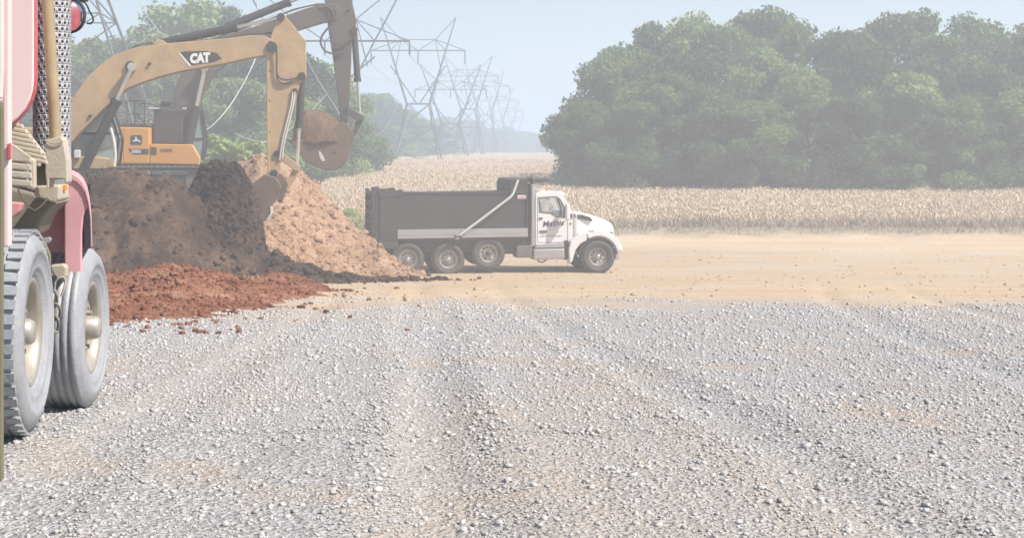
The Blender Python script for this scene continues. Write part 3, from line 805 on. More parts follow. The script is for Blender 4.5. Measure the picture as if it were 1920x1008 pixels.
def track(root, px0, px1, ytop, d, h, width):
    """one crawler track: frame, shoes around it, rollers"""
    x0, x1 = P(px0, 0, d)[0], P(px1, 0, d)[0]; zt = P(0, ytop, d)[2]; r = h / 2; zc = zt - r
    MB().prism([(x0 + r * .8, zc - r * .55), (x1 - r * .8, zc - r * .55), (x1 - r * .6, zc + r * .35), (x0 + r * .6, zc + r * .35)], d - width * .3, d + width * .3).build('track_frame', M_BLACK, root, bevel=.03)
    L_ = x1 - x0 - 2 * r; per = 2 * L_ + 2 * math.pi * r; n = int(per / .2)
    shoe = MB().box((0, 0, 0), (.185, width, .035)).box((0, 0, .035), (.03, width, .05)).build('track_shoe', M_TRACK, root, bevel=.004, org=False)
    first = True
    for k in range(n):
        s_ = per * k / n
        if s_ < L_: p = (x0 + r + s_, zt); a = 0
        elif s_ < L_ + math.pi * r: t = (s_ - L_) / r; p = (x1 - r + math.sin(t) * r, zc + math.cos(t) * r); a = t
        elif s_ < 2 * L_ + math.pi * r: p = (x1 - r - (s_ - L_ - math.pi * r), zc - r); a = math.pi
        else: t = (s_ - 2 * L_ - math.pi * r) / r; p = (x0 + r - math.sin(t) * r, zc - math.cos(t) * r); a = math.pi + t
        if first: o = shoe; first = False
        else: o = shoe.copy(); COL.objects.link(o); o.parent = root
        o.location = (p[0] - ORG[0], d - ORG[1], p[1] - ORG[2]); o.rotation_euler = (0, a, 0)
    for xx in (x0 + r, x1 - r):
        MB().cyl((xx, d - width * .32, zc), (xx, d + width * .32, zc), r * .86, n=24).build('sprocket', M_TRACK, root, bevel=.02)

# --- yellow excavator digging into the dark heap
D = 45.0
cat_root = thing('yellow_excavator', 'yellow excavator on the heap with its arm lowered and bucket in dark soil', 'excavator', (P(150, 0, D)[0], D, 2.5))
boom = MB().pprism([(78, 318), (70, 292), (92, 258), (118, 222), (142, 182), (164, 148), (190, 124), (216, 105), (250, 92), (300, 84), (360, 79), (420, 74), (470, 68), (496, 69), (512, 77), (520, 90), (515, 101), (500, 105), (470, 110), (420, 121), (380, 128), (340, 135), (300, 145), (268, 156), (242, 166), (226, 178), (200, 202), (174, 228), (150, 252), (130, 276), (104, 308)], D, .62).build('boom', M_CATY, cat_root, bevel=.02)
stick = MB().pprism([(526, 27), (535, 31), (574, 78), (574, 146), (563, 158), (551, 200), (537, 255), (527, 300), (521, 331), (503, 331), (500, 200), (499, 106), (508, 100), (505, 80), (514, 55)], D, .50).build('stick', M_CATY, cat_root, bevel=.02)
# thin welded plates that edge boom and stick
MB().pprism([(500, 104), (505, 104), (506, 330), (502, 330)], D, .56).build('edge_plate', M_CATY, stick, bevel=.01)
pins(boom, [(510, 90, .17), (247, 126, .15), (172, 218, .05), (283, 121, .05)], D, .37)
pins(stick, [(527, 34, .12), (566, 144, .12), (553, 172, .09), (514, 325, .12), (520, 288, .1)], D, .31)
# dark decal with lettering on the boom side
yd = D - .312
MB().prism([(P(x, y, D)[0], P(x, y, D)[2]) for x, y in [(339, 100), (348, 98), (390, 97), (408, 101), (417, 111), (405, 117), (360, 124)]], yd - .006, yd).build('decal', M_PANEL, boom)
MB().prism([(P(x, y, D)[0], P(x, y, D)[2]) for x, y in [(337, 101), (340, 101), (361, 125), (356, 125)]], yd - .006, yd).build('decal_stripe', M_WHITE, boom)
c = P(376, 111, D)
MB().add(*shifted(text_mesh('CAT', .37, .10, .026, .006, .80, R(4)), (c[0], yd - .010, c[2]))).build('lettering', M_WHITE, boom)
for s_ in (-1, 1): ram(cat_root, 'boom_cylinder', (160, 312), (248, 126), .66, .145, .068, D + s_ * .47)
ram(cat_root, 'stick_cylinder', (296, 82), (527, 34), .635, .125, .06, D)
MB().pprism([(286, 84), (296, 74), (306, 76), (316, 83)], D, .4).build('cylinder_bracket', M_CATY, boom, bevel=.01)
ram(cat_root, 'bucket_cylinder', (566, 143), (557, 313), .56, .115, .055, D - .05)
hose(boom, [(196, 128), (226, 106), (256, 86), (292, 80), (318, 84)], D - .15, .028)
hose(boom, [(206, 122), (232, 104), (262, 90), (300, 82), (400, 74), (470, 64), (516, 62)], D - .05, .022)
hose(stick, [(505, 78, -.33), (517, 84, -.35), (519, 110, -.33), (520, 140, -.32), (534, 150, -.32), (560, 146, -.31)], D, .026)
hose(stick, [(519, 120, -.32), (520, 148, -.31), (532, 157, -.31), (550, 152, -.31)], D, .024)
hose(stick, [(549, 172, -.30), (545, 200, -.30), (530, 262, -.30), (524, 300, -.30)], D, .022, 'steel_line', M_PALE)
hose(stick, [(553, 172, -.30), (549, 200, -.30), (534, 262, -.30), (529, 296, -.30)], D, .022, 'steel_line', M_PALE)
for k, y in enumerate((134, 190, 248)):
    a = P(503, y, D); MB().box((a[0] + .02, D - .26, a[2]), (.09, .03, .07)).build('line_clamp', M_BLACK, stick)
lk = MB().pprism([(522, 284), (528, 284), (562, 312), (560, 320), (552, 320), (522, 296)], D, .5).build('idler_link', M_CATY, cat_root, bevel=.015)
MB().pprism([(552, 310), (562, 312), (560, 324), (544, 352), (534, 352), (536, 342)], D, .36).build('bucket_link', M_CATY, cat_root, bevel=.015)
bk = MB()
bk.pprism([(503, 320), (528, 326), (541, 344), (536, 362), (528, 380), (523, 380), (520, 372), (506, 378), (502, 345)], D, .42)
bk.pprism([(498, 326), (518, 332), (530, 352), (520, 374), (509, 386), (509, 398), (500, 411), (480, 421), (458, 425), (436, 419), (428, 404), (446, 392), (462, 372), (474, 344)], D, 1.45)
bucket = bk.build('bucket', M_BUCKET, cat_root, bevel=.025)
for k in range(5):
    a = P(438, 414, D); yy = D - .6 + .3 * k
    MB().prism([(a[0] + .1, a[2] + .06), (a[0] - .3, a[2] - .08), (a[0] + .1, a[2] - .05)], yy - .06, yy + .06).build('tooth', M_BUCKET, bucket)
pins(bucket, [(526, 352, .10), (527, 376, .05)], D, .26)
MB().pprism([(508, 384), (512, 386), (511, 400), (504, 410), (500, 411), (508, 398)], D, 1.5).build('wear_plate', M_PALE, bucket, bevel=.01)
# house, cab, counterweight, tracks
x = lambda px: P(px, 0, D)[0]; z = lambda py: P(0, py, D)[2]
MB().prism([(x(-60), z(318)), (x(196), z(318)), (x(200), z(296)), (x(120), z(288)), (x(120), z(240)), (x(-60), z(236))], D + .5, D + 2.6).build('house', M_CATY, cat_root, bevel=.05)
MB().bb(x(-40), x(196), D - 1.2, D + 2.6, z(326), z(318) - .003).build('turntable_deck', M_BLACK, cat_root, bevel=.02)
MB().prism([(x(-115), z(318)), (x(-62), z(322)), (x(-62), z(238)), (x(-100), z(240)), (x(-118), z(262))], D - 1.3, D + 2.6).build('counterweight', M_CATY, cat_root, bevel=.08)
MB().prism([(x(-60), z(316)), (x(60), z(316)), (x(60), z(262)), (x(-60), z(262))], D - 1.3, D - .42).build('side_panel', M_CATY, cat_root, bevel=.03)
MB().prism([(x(140), z(317)), (x(196), z(317)), (x(199), z(296)), (x(168), z(292)), (x(140), z(296))], D - .5, D + .45).build('front_deck', M_CATY, cat_root, bevel=.03)
cab = MB()
for (x0, z0, x1, z1) in ((118, 312, 118, 188), (212, 308, 218, 262), (218, 262, 196, 188), (118, 188, 196, 188), (118, 312, 212, 308), (118, 250, 216, 250)):
    for yy in (D + .55, D + 1.55): cab.cyl((x(x0), yy, z(z0)), (x(x1), yy, z(z1)), .035, n=8)
for (x0, z0) in ((118, 188), (196, 188), (218, 262), (212, 308)): cab.cyl((x(x0), D + .55, z(z0)), (x(x0), D + 1.55, z(z0)), .035, n=8)
cb = cab.build('cab', M_BLACK, cat_root)
MB().prism([(x(119), z(309)), (x(211), z(306)), (x(216), z(262)), (x(195), z(191)), (x(119), z(191))], D + .555, D + .565).build('side_window', M_GLASS, cb)
MB().prism([(x(119), z(309)), (x(211), z(306)), (x(216), z(262)), (x(195), z(191)), (x(119), z(191))], D + 1.53, D + 1.54).build('side_window', M_GLASS, cb)
MB().prism([(x(116), z(188)), (x(198), z(188)), (x(196), z(182)), (x(118), z(182))], D + .5, D + 1.6).build('cab_roof', M_CATY, cb, bevel=.03)
MB().bb(x(140), x(170), D + .8, D + 1.3, z(300), z(252)).build('seat', M_BLACK, cb, bevel=.05)
hose(cat_root, [(207, 240), (213, 262), (216, 290), (214, 312)], D - .6, .05, 'grab_rail', M_PALE)
MB().bb(x(206), x(219), D - .68, D - .52, z(313), z(298)).build('rail_foot', M_CATY, cat_root, bevel=.02)
MB().bb(x(146), x(157), D - .72, D - .52, z(296), z(281)).build('work_light', M_PALE, cat_root, bevel=.02)
track(cat_root, -70, 262, 329, D - 1.05, .98, .7)
track(cat_root, -70, 262, 327, D + 1.75, .98, .7)

# --- orange yellow excavator behind, bucket raised
D = 53.0
dr = thing('orange_excavator', 'orange yellow excavator behind with dark boom, holding a full bucket of soil high', 'excavator', (P(300, 0, D)[0], D, 2.5))
x = lambda px: P(px, 0, D)[0]; z = lambda py: P(0, py, D)[2]
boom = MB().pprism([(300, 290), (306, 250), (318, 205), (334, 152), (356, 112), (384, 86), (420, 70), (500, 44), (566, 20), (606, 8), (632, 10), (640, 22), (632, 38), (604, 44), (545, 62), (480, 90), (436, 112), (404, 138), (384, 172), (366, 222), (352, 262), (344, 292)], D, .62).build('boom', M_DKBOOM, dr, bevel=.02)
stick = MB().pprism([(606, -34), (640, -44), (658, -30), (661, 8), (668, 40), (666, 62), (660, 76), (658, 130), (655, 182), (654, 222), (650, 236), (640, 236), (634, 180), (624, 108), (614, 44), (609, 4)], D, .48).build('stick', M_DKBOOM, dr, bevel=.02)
pins(boom, [(622, 26, .17), (382, 132, .14), (330, 196, .04), (333, 184, .04)], D, .36)
pins(stick, [(664, 58, .12), (645, 228, .11), (650, 206, .09), (653, 20, .05)], D, .3)
for s_ in (-1, 1): ram(dr, 'boom_cylinder', (350, 286), (384, 128), .54, .165, .075, D + s_ * .48)
ram(dr, 'stick_cylinder', (428, 50), (612, -24), .62, .14, .065, D)
ram(dr, 'bucket_cylinder', (664, 58), (675, 214), .6, .115, .055, D - .02)
hose(boom, [(310, 96), (370, 84), (430, 62), (500, 38), (560, 16), (604, 8), (622, 14)], D - .1, .03)
hose(boom, [(420, 62), (480, 40), (545, 18), (596, 6)], D - .22, .02, 'steel_line', M_PALE)
hose(stick, [(598, 16, -.3), (616, 14, -.35), (624, 26, -.35), (622, 44, -.34), (606, 64, -.33), (601, 80, -.33), (610, 96, -.32), (628, 101, -.31), (646, 100, -.3)], D, .036)
hose(stick, [(620, 62, -.30), (622, 76, -.32), (634, 84, -.32), (650, 80, -.31), (664, 70, -.3)], D, .028)
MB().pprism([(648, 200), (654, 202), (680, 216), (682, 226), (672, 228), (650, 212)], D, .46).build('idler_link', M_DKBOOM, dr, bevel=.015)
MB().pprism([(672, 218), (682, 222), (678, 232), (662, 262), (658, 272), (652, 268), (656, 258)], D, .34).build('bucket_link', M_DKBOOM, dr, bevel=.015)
bucket = MB().pprism([(638, 229), (651, 233), (660, 246), (664, 260), (655, 284), (653, 296), (645, 309), (632, 317), (614, 319), (594, 313), (574, 302), (560, 286), (546, 268), (556, 262), (586, 262), (612, 252)], D, 1.5).build('bucket', M_BUCKET, dr, bevel=.03)
for k in range(5):
    yy = D - .62 + .31 * k
    MB().prism([(x(560), z(284)), (x(538), z(260)), (x(552), z(266))], yy - .07, yy + .07).build('tooth', M_BLACK, bucket)
MB().pprism([(597, 283), (601, 284), (608, 296), (610, 301), (605, 302), (600, 296)], D, 1.52).build('wear_plate', M_PALE, bucket)
# soil heaped in the bucket: its own thing
so = thing('soil_load', 'load of brown soil heaped in the raised bucket', 'soil', (x(600), D, z(262)))
def load_h(X, Y):
    a = (X - x(602)) / 1.02; b_ = (Y - D) / .82
    return z(258) + np.maximum(0, 1 - np.abs(a) ** 2.6 - np.abs(b_) ** 2.6) ** .45 * (1.02 - .30 * a) + .12 * fbm(X * 3, Y * 3, 90, 4) - .12
me = grid_mesh('soil', np.arange(x(545), x(655), .05), np.arange(D - .95, D + .95, .05), load_h, keep=lambda X, Y, Z: Z > z(262))
me.transform(Matrix.Translation((-ORG[0], -ORG[1], -ORG[2])))
M_LOAD = soil_mat('brown_load_soil', (.13, .075, .045), (.19, .115, .072), (.27, .17, .11), 2)
link('soil', me, M_LOAD, so)
# house
set_origin((P(300, 0, D)[0], D, 2.5))
yf = D - 1.35
panel = MB().prism([(x(221), z(306)), (x(288), z(306)), (x(288), z(240)), (x(221), z(239))], yf, yf + 2.9).build('engine_housing', M_DEERE, dr, bevel=.035)
deck = MB().prism([(x(289), z(306)), (x(378), z(308)), (x(380), z(296)), (x(366), z(271)), (x(289), z(270))], yf + .02, yf + .62).build('tool_box', M_DEERE, dr, bevel=.03)
MB().bb(x(150), x(219), yf + .05, yf + 2.9, z(306), z(252)).build('counterweight', M_DEERE, dr, bevel=.08)
MB().bb(x(160), x(376), yf + .1, yf + 2.9, z(318), z(308) - .004).build('turntable_deck', M_BLACK, dr, bevel=.02)
MB().bb(x(226), x(288), yf + .3, yf + 2.7, z(239) + .003, z(233)).build('engine_hood', M_BLACK, dr, bevel=.03)
MB().bb(x(292), x(346), yf + .7, yf + 2.6, z(270), z(206)).build('pump_housing', M_BLACK, dr, bevel=.04)
cabd = MB()
for (x0, z0, x1, z1) in ((300, 306, 300, 196), (376, 300, 382, 262), (382, 262, 372, 198), (300, 196, 372, 198), (300, 260, 380, 260)):
    for yy in (D + .55, D + 1.55): cabd.cyl((x(x0), yy, z(z0)), (x(x1), yy, z(z1)), .035, n=8)
for (x0, z0) in ((300, 196), (372, 198), (382, 262), (376, 300)): cabd.cyl((x(x0), D + .55, z(z0)), (x(x0), D + 1.55, z(z0)), .035, n=8)
cb = cabd.build('cab', M_BLACK, dr)
for yy in (D + .555, D + 1.53): MB().prism([(x(301), z(304)), (x(375), z(299)), (x(381), z(262)), (x(371), z(200)), (x(301), z(198))], yy, yy + .01).build('side_window', M_GLASS, cb)
MB().bb(x(298), x(374), D + .5, D + 1.6, z(197), z(190)).build('cab_roof', M_BLACK, cb, bevel=.02)
MB().bb(x(282), x(306), yf + .6, yf + 1.2, z(206), z(203)).build('air_cleaner_cap', M_PALE, dr, bevel=.02)
MB().bb(x(345), x(352), yf + .6, yf + .9, z(206), z(203)).build('lamp', M_PALE, dr, bevel=.01)
for (a, b_) in ((238, 252), (253, 271)):
    hose(dr, [(a, 238), (a, 190)], yf + .25, .024, 'handrail', M_BLACK); hose(dr, [(b_, 238), (b_, 190)], yf + .25, .024, 'handrail', M_BLACK)
    hose(dr, [(a, 189), (b_, 189)], yf + .25, .024, 'handrail', M_BLACK); hose(dr, [(a, 214), (b_, 214)], yf + .25, .02, 'handrail', M_BLACK)
hose(dr, [(262, 196), (272, 194), (286, 196), (300, 202), (306, 206)], yf + .3, .026, 'hose')
hose(dr, [(254, 210), (262, 222), (272, 232), (284, 238)], yf + .3, .026, 'hose')
hose(dr, [(376, 205), (380, 230), (382, 262), (382, 300)], yf + .3, .026, 'handrail', M_BLACK)
hose(dr, [(352, 212), (360, 200), (372, 196)], D - .5, .03, 'hose')
# round-cornered badge with a leaping deer, model strip and maker's lettering
bx, bz = x(264.5), z(262.5); w_, h_ = 10.5 / (F_PX / D), 8.6 / (F_PX / D)
poly = []
for (sx_, sz_, a0) in ((1, 1, 0), (-1, 1, 90), (-1, -1, 180), (1, -1, 270)):
    for a in (0, 30, 60, 90): poly.append((bx + sx_ * (w_ - .06) + .06 * math.cos(R(a0 + a)), bz + sz_ * (h_ - .06) + .06 * math.sin(R(a0 + a))))
MB().prism(poly, yf - .012, yf - .002).build('badge', mat('dark_green_badge', (.025, .05, .03), .5), panel)
deer = [(-9, -3), (-5, -1), (-2, 1.6), (-1.6, 4), (-3.2, 6), (-1.4, 5.4), (-.6, 6.8), (0, 5), (1.2, 4.4), (.6, 2.6), (2.4, .8), (5.2, -.2), (7, -2.2), (8.6, -1), (7.6, -4), (9, -6.4), (6, -4.4), (3.4, -2.6), (0, -2.2), (-3, -2.8), (-6, -4.6), (-5, -2.8)]
k_ = .0178
MB().prism([(bx + a * k_, bz + b_ * k_) for a, b_ in deer], yf - .018, yf - .0135).build('deer_emblem', M_WHITE, panel)
MB().prism([(x(249), z(279)), (x(287), z(279)), (x(287), z(289)), (x(258), z(289))], yf - .008, yf - .002).build('model_strip', M_PANEL, panel)
MB().add(*shifted(text_mesh('350G', .15, .1, .006, .004), (x(264), yf - .012, z(284)))).build('lettering', M_WHITE, panel)
MB().add(*shifted(text_mesh('DEERE', .14, 0, .006, .004, 1.1), (x(319), yf + .014, z(282)))).build('lettering', mat('brown_print', (.25, .10, .05), .6), deck)
MB().bb(x(291), x(301), yf + .008, yf + .018, z(290), z(276)).build('access_hatch', M_PANEL, deck)
for px in (230, 241): MB().bb(x(px) - .006, x(px) + .006, yf - .004, yf + .01, z(304), z(242)).build('panel_seam', M_PANEL, panel)
track(dr, 150, 398, 313, D - 1.2, .98, .75)
track(dr, 150, 398, 311, D + 1.9, .98, .75)

# ---------------------------------------------------------------- dump truck
S_T = 56.0
tx = lambda px: (px - 925) / S_T
tz = lambda py: (513 - py) / S_T
truck = thing('dump_truck', 'white dump truck with dusty black dump body, parked at the foot of the tan heap', 'truck', (P(925, 0, 50)[0], 51.2, 0.0), R(3.6))
set_origin((0, 0, 0))
M_TW = mat('white_truck_paint', (.80, .79, .80), .35, col2=(.73, .71, .70), scale=.7, amount=.5, dust=.25, dustcol=(.62, .53, .45), coat=.3)
M_TB = mat('dusty_black_body', (.022, .022, .023), .6, col2=(.045, .042, .04), scale=.9, amount=.8, dust=.4, dustcol=(.11, .095, .08))
M_TR = mat('brushed_aluminium', (.55, .55, .57), .35, .8, col2=(.46, .45, .45), scale=1, amount=.8, dust=.3, dustcol=(.5, .45, .4))
M_TY = mat('dusty_tyre', (.05, .048, .047), .85, col2=(.09, .082, .075), scale=4, amount=.8, dust=.5, dustcol=(.17, .145, .12), bump=.2, bscale=30)
M_RIM = mat('polished_rim', (.34, .32, .30), .5, .4, col2=(.25, .22, .20), scale=6, amount=.7, dust=.35, dustcol=(.5, .4, .3))
M_FR = mat('chassis_black', (.035, .034, .033), .7, dust=.5, dustcol=(.15, .12, .10))
HW = 1.22  # half width; near side is -Y
def pts(lst): return [(tx(a), tz(b_)) for a, b_ in lst]
def tp(lst, y0, y1): return MB().prism(pts(lst), y0, y1)

body = tp([(740, 364), (986, 360), (986, 446), (978, 452), (740, 452)], -HW + .06, HW - .06).build('dump_body', M_TB, truck, bevel=.02)
tp([(706, 357), (741, 364), (741, 460), (706, 462)], -HW, HW).build('rear_post', M_TB, body, bevel=.025)
tp([(704, 354), (718, 353), (722, 360), (744, 355), (750, 356), (752, 366), (704, 372)], -HW - .02, -HW + .12).build('tailgate_hinge', M_TB, body, bevel=.02)
tp([(704, 354), (718, 353), (722, 360), (744, 355), (750, 356), (752, 366), (704, 372)], HW - .12, HW + .02).build('tailgate_hinge', M_TB, body, bevel=.02)
gate = tp([(699, 360), (705, 360), (705, 460), (699, 460)], -HW + .02, HW - .02).build('tailgate', M_TB, truck, bevel=.015)
for k in range(6):
    zz = tz(364 + k * 18); MB().bb(tx(692), tx(699) - .002, -HW + .02, HW - .02, zz - .07, zz + .07).build('tailgate_rib', M_TB, gate, bevel=.02)
for s_ in (-1, 1):
    MB().bb(tx(692), tx(699), s_ * (HW - .10) - .07, s_ * (HW - .10) + .07, tz(460), tz(356)).build('tailgate_rib', M_TB, gate, bevel=.02)
tp([(682, 459), (694, 450), (742, 455), (736, 466), (690, 465)], -HW - .03, HW + .03).build('rear_apron', M_FR, truck, bevel=.015)
# top lip, side rail
MB().bb(tx(752), tx(986), -HW + .03, -HW + .10, tz(364), tz(359)).build('top_lip', M_TB, body, bevel=.012, rot=(0, 0, 0))
tp([(740, 430), (986, 428), (986, 438), (740, 442)], -HW - .01, -HW + .14).build('side_rail', M_TR, body, bevel=.012)
tp([(740, 442.4), (986, 438.4), (986, 444), (740, 447)], -HW - .045, -HW + .14).build('rail_lip', M_TR, body, bevel=.012)
for px in (741, 985): MB().bb(tx(px) - .02, tx(px) + .02, -HW + .0, -HW + .055, tz(428), tz(364)).build('side_brace', M_TB, body, bevel=.01)
# tarp housing and arm
tp([(951, 344), (955, 336), (984, 335), (987, 342), (987, 360), (951, 361)], -HW + .05, HW - .05).build('tarp_housing', M_TB, body, bevel=.03)
arm = MB().tube([(tx(851), -HW - .12, tz(444)), (tx(900), -HW - .13, tz(408)), (tx(952), -HW - .13, tz(369)), (tx(957), -HW - .13, tz(362)), (tx(966), -HW - .12, tz(337))], .042, 8).build('tarp_arm', M_PALE, body)
MB().cyl((tx(851), -HW - .18, tz(444)), (tx(851), -HW + .02, tz(444)), .075, n=14).build('arm_pivot', M_TR, arm, bevel=.01)
MB().cyl((tx(846), -HW - .13, tz(443)), (tx(859), -HW - .13, tz(443)), .06, n=12).build('spring', M_FR, arm)
MB().tube([(tx(942), -.9, tz(362)), (tx(944), -.9, tz(346)), (tx(949), -.9, tz(337)), (tx(958), -.9, tz(338)), (tx(968), -.8, tz(334))], .016, 6).build('tarp_cable', M_HOSE, body)
MB().bb(tx(967), tx(984), -HW + .03, -HW + .052, tz(373), tz(366)).build('warning_plate', mat('white_red_plate', (.72, .62, .60), .5), body)
MB().bb(tx(970), tx(981), -HW + .026, -HW + .029, tz(371), tz(369.4)).build('plate_print', mat('red_print', (.55, .08, .06), .5), body)
MB().cyl((tx(986), 0, tz(450)), (tx(986), .02, tz(450)), .05).build('bolt', M_FR, body)
MB().bb(tx(745), tx(1150), -.46, -.36, tz(468), tz(452)).build('frame_rail', M_FR, truck, bevel=.01)
MB().bb(tx(745), tx(1150), .36, .46, tz(468), tz(452)).build('frame_rail', M_FR, truck, bevel=.01)
MB().bb(tx(745), tx(985), -.98, .98, tz(474), tz(452) - .002).build('subframe', M_FR, truck, bevel=.01)
for (a, b_) in ((748, 768), (846, 868), (925, 965)):
    MB().bb(tx(a), tx(b_), -.8, .8, tz(478), tz(463)).build('crossmember', M_FR, truck, bevel=.02)
MB().cyl((tx(760), 0, tz(484)), (tx(1100), 0, tz(472)), .07, n=10).build('drive_shaft', M_FR, truck)
MB().bb(tx(722), tx(724), -HW + .06, -HW + .62, tz(497), tz(463)).build('mud_flap', M_FR, truck)
MB().bb(tx(705), tx(713), -HW + .1, -HW + .2, tz(480), tz(463)).build('tow_hook', M_PALE, truck, bevel=.01)

# wheels: shared meshes, tyre > rim, hub
def tyre_mesh(name, R_, w, rin, blocks=44, depth=.018):
    prof = [(rin, -w * .40), (rin + .03, -w * .47), (rin + .05, -w * .475), (rin + .055, -w * .495), (rin + .075, -w * .50), (R_ * .78, -w * .515), (R_ * .79, -w * .535), (R_ * .83, -w * .53), (R_ * .93, -w * .48), (R_ * .985, -w * .40), (R_, -w * .20), (R_, w * .20), (R_ * .985, w * .40), (R_ * .93, w * .48), (R_ * .80, w * .52), (rin + .03, w * .47), (rin, w * .40)]
    if not blocks:
        mid = []
        for j in range(5):
            a0 = -.38 + j * .16; mid += [(R_ - .012, (a0 - .012) * w), (R_, (a0 + .008) * w), (R_, (a0 + .112) * w), (R_ - .012, (a0 + .132) * w)]
        prof = prof[:9] + mid + prof[13:]
    mb = MB().lathe(prof, (0, 0, 0), 'Y', 64)
    for k in range(blocks):
        a = 2 * math.pi * k / blocks
        for j, yy in enumerate((-.36, -.12, .12, .36)):
            aa = a + (j % 2) * math.pi / blocks
            mb.box((math.cos(aa) * (R_ + depth * .2), yy * w, math.sin(aa) * (R_ + depth * .2)), (depth * 1.4, w * .19, 2 * math.pi * R_ / blocks * .66), ry=-aa)
    o = mb.build(name, None, None, org=False); m = o.data; bpy.data.objects.remove(o); return m
def ring(r, n=24, ph=0, c=(0, 0)): return [(c[0] + r * math.cos(2 * math.pi * k / n + ph), c[1] + r * math.sin(2 * math.pi * k / n + ph)) for k in range(n)]
def rim_mesh(name, r, w, holes=10, bulge=0.0):
    mb = MB()
    v, f = curve_plate(ring(r * .90, 36), [ring(r * .115, 10, 0, (r * .66 * math.cos(2 * math.pi * k / holes), r * .66 * math.sin(2 * math.pi * k / holes))) for k in range(holes)], .02)
    mb.add([(a, b_ - w * .22, c_) for a, b_, c_ in v], f)
    mb.lathe([(r * 1.03, -w * .42), (r * .97, -w * .44), (r * .90, -w * .36), (r * .88, -w * .2), (r * .88, w * .4)], (0, 0, 0), 'Y', 40)
    for k in range(holes):
        a = 2 * math.pi * (k + .5) / holes; mb.cyl((r * .47 * math.cos(a), -w * .22 - .035, r * .47 * math.sin(a)), (r * .47 * math.cos(a), -w * .2, r * .47 * math.sin(a)), .018, n=6)
    o = mb.build(name, None, None, org=False); m = o.data; bpy.data.objects.remove(o); return m
def hub_mesh(name, r, w, dep=.10):
    mb = MB().lathe([(0.001, -w * .22 - dep), (r * .20, -w * .22 - dep), (r * .25, -w * .22 - dep * .8), (r * .28, -w * .22), (r * .30, w * .2)], (0, 0, 0), 'Y', 24)
    o = mb.build(name, None, None, org=False); m = o.data; bpy.data.objects.remove(o); return m
ty_m = tyre_mesh('tyre', .535, .29, .305); tw_m = tyre_mesh('tyre', .555, .36, .305)
ri_m = rim_mesh('rim', .30, .29); hu_m = hub_mesh('hub', .30, .29)
for m_ in (ty_m, tw_m): m_.materials.append(M_TY)
for m_ in (ri_m,): m_.materials.append(M_RIM)
hu_m.materials.append(mat('chrome_hub', (.72, .74, .80), .2, .9, scale=5))
hu_dk = hu_m.copy(); hu_dk.materials.clear(); hu_dk.materials.append(M_FR)
def wheel(root, px, py, y, tm, hm, flip=False, phase=0.0):
    t = link('wheel', tm, None, root, (tx(px), y, tz(py)), (0, phase, math.pi if flip else 0))
    link('rim', ri_m, None, t); link('hub', hm, None, t)
    return t
for i, (px, py, tm, hm) in enumerate(((760, 485, ty_m, hu_m), (836, 486, ty_m, hu_m), (912, 475, ty_m, hu_dk), (1120, 482, tw_m, hu_m))):
    wheel(truck, px, py, -HW + .17, tm, hm, phase=i * .7); wheel(truck, px, py, HW - .17, tm, hm, True, i * .9)
    if i < 2:
        wheel(truck, px, py, -HW + .50, tm, hm, phase=.4); wheel(truck, px, py, HW - .50, tm, hm, True, .2)
    MB().cyl((tx(px), -HW + .3, tz(py)), (tx(px), HW - .3, tz(py)), .085, n=12).build('axle', M_FR, truck)
# cab
side = [(1003, 366), (1008, 362), (1022, 360), (1046, 361), (1056, 366), (1066, 384), (1074, 399), (1074, 452), (1064, 455), (1058, 460), (1003, 460)]
win = [(1010, 372), (1041, 370), (1048, 375), (1057, 390), (1058, 407), (1043, 406), (1033, 399), (1012, 397)]
cabp = MB()
for y in (-1.03, 1.0):
    v, f = curve_plate(pts(side), [pts(win)], .03); cabp.add([(a, b_ + y, c_) for a, b_, c_ in v], f)
cabp.prism(pts([(1003, 365), (1008, 361), (1022, 359), (1046, 360), (1055, 365), (1053, 367), (1004, 367)]), -1.0, 1.0)
cabp.bb(tx(1003), tx(1005), -1.0, 1.0, tz(460), tz(366))
cabp.bb(tx(1005), tx(1073), -1.0, 1.0, tz(459), tz(455))
cab_o = cabp.build('cab', M_TW, truck, bevel=.008)
frm = curve_plate([(a, b_) for a, b_ in pts([(1008.5, 370.5), (1042, 368.5), (1050, 374), (1059, 390), (1060, 409), (1042, 408), (1032, 401), (1010, 399)])], [pts(win)], .012)
door_y = -1.034
fr_o = MB().add([(a, b_ + door_y - .010, c_) for a, b_, c_ in frm[0]], frm[1]).build('window_frame', M_FR, cab_o)
M_TG = glass('truck_glass', (.55, .62, .62), .22)
tp(win, -1.02, -1.01).build('side_window', M_TG, cab_o)
tp(win, 1.01, 1.02).build('side_window', M_TG, cab_o)
MB().prism(pts([(1055, 366), (1058, 366), (1076, 398), (1073, 399)]), -.95, .95).build('windscreen', M_TG, cab_o)
tp([(1042, 370), (1045, 370), (1052, 388), (1053, 406), (1050, 406), (1049, 390)], -1.046, -1.036).build('window_bar', M_FR, cab_o)
tp([(1044, 362), (1048, 358.5), (1063, 364), (1062, 367), (1056, 366.5)], -.98, .98).build('sun_visor', M_TW, cab_o, bevel=.01)
MB().bb(tx(1058), tx(1074), -.98, .98, tz(412), tz(400)).build('dashboard', M_FR, cab_o, bevel=.03)
seat = MB().prism(pts([(1012, 425), (1032, 425), (1032, 412), (1022, 410), (1017, 380), (1011, 380)]), -.75, -.25); seat.prism(pts([(1012, 425), (1032, 425), (1032, 412), (1022, 410), (1017, 380), (1011, 380)]), .25, .75)
seat.build('seat', mat('grey_seat', (.20, .19, .18), .9), cab_o, bevel=.03)
sw = MB(); c0 = Vector((tx(1048), .48, tz(400))); sw.tube([c0 + Vector((.10 * math.cos(a), .2 * math.sin(a), .17 * math.cos(a))) for a in [2 * math.pi * k / 20 for k in range(20)]], .018, 6, closed=True); sw.build('steering_wheel', M_FR, cab_o)
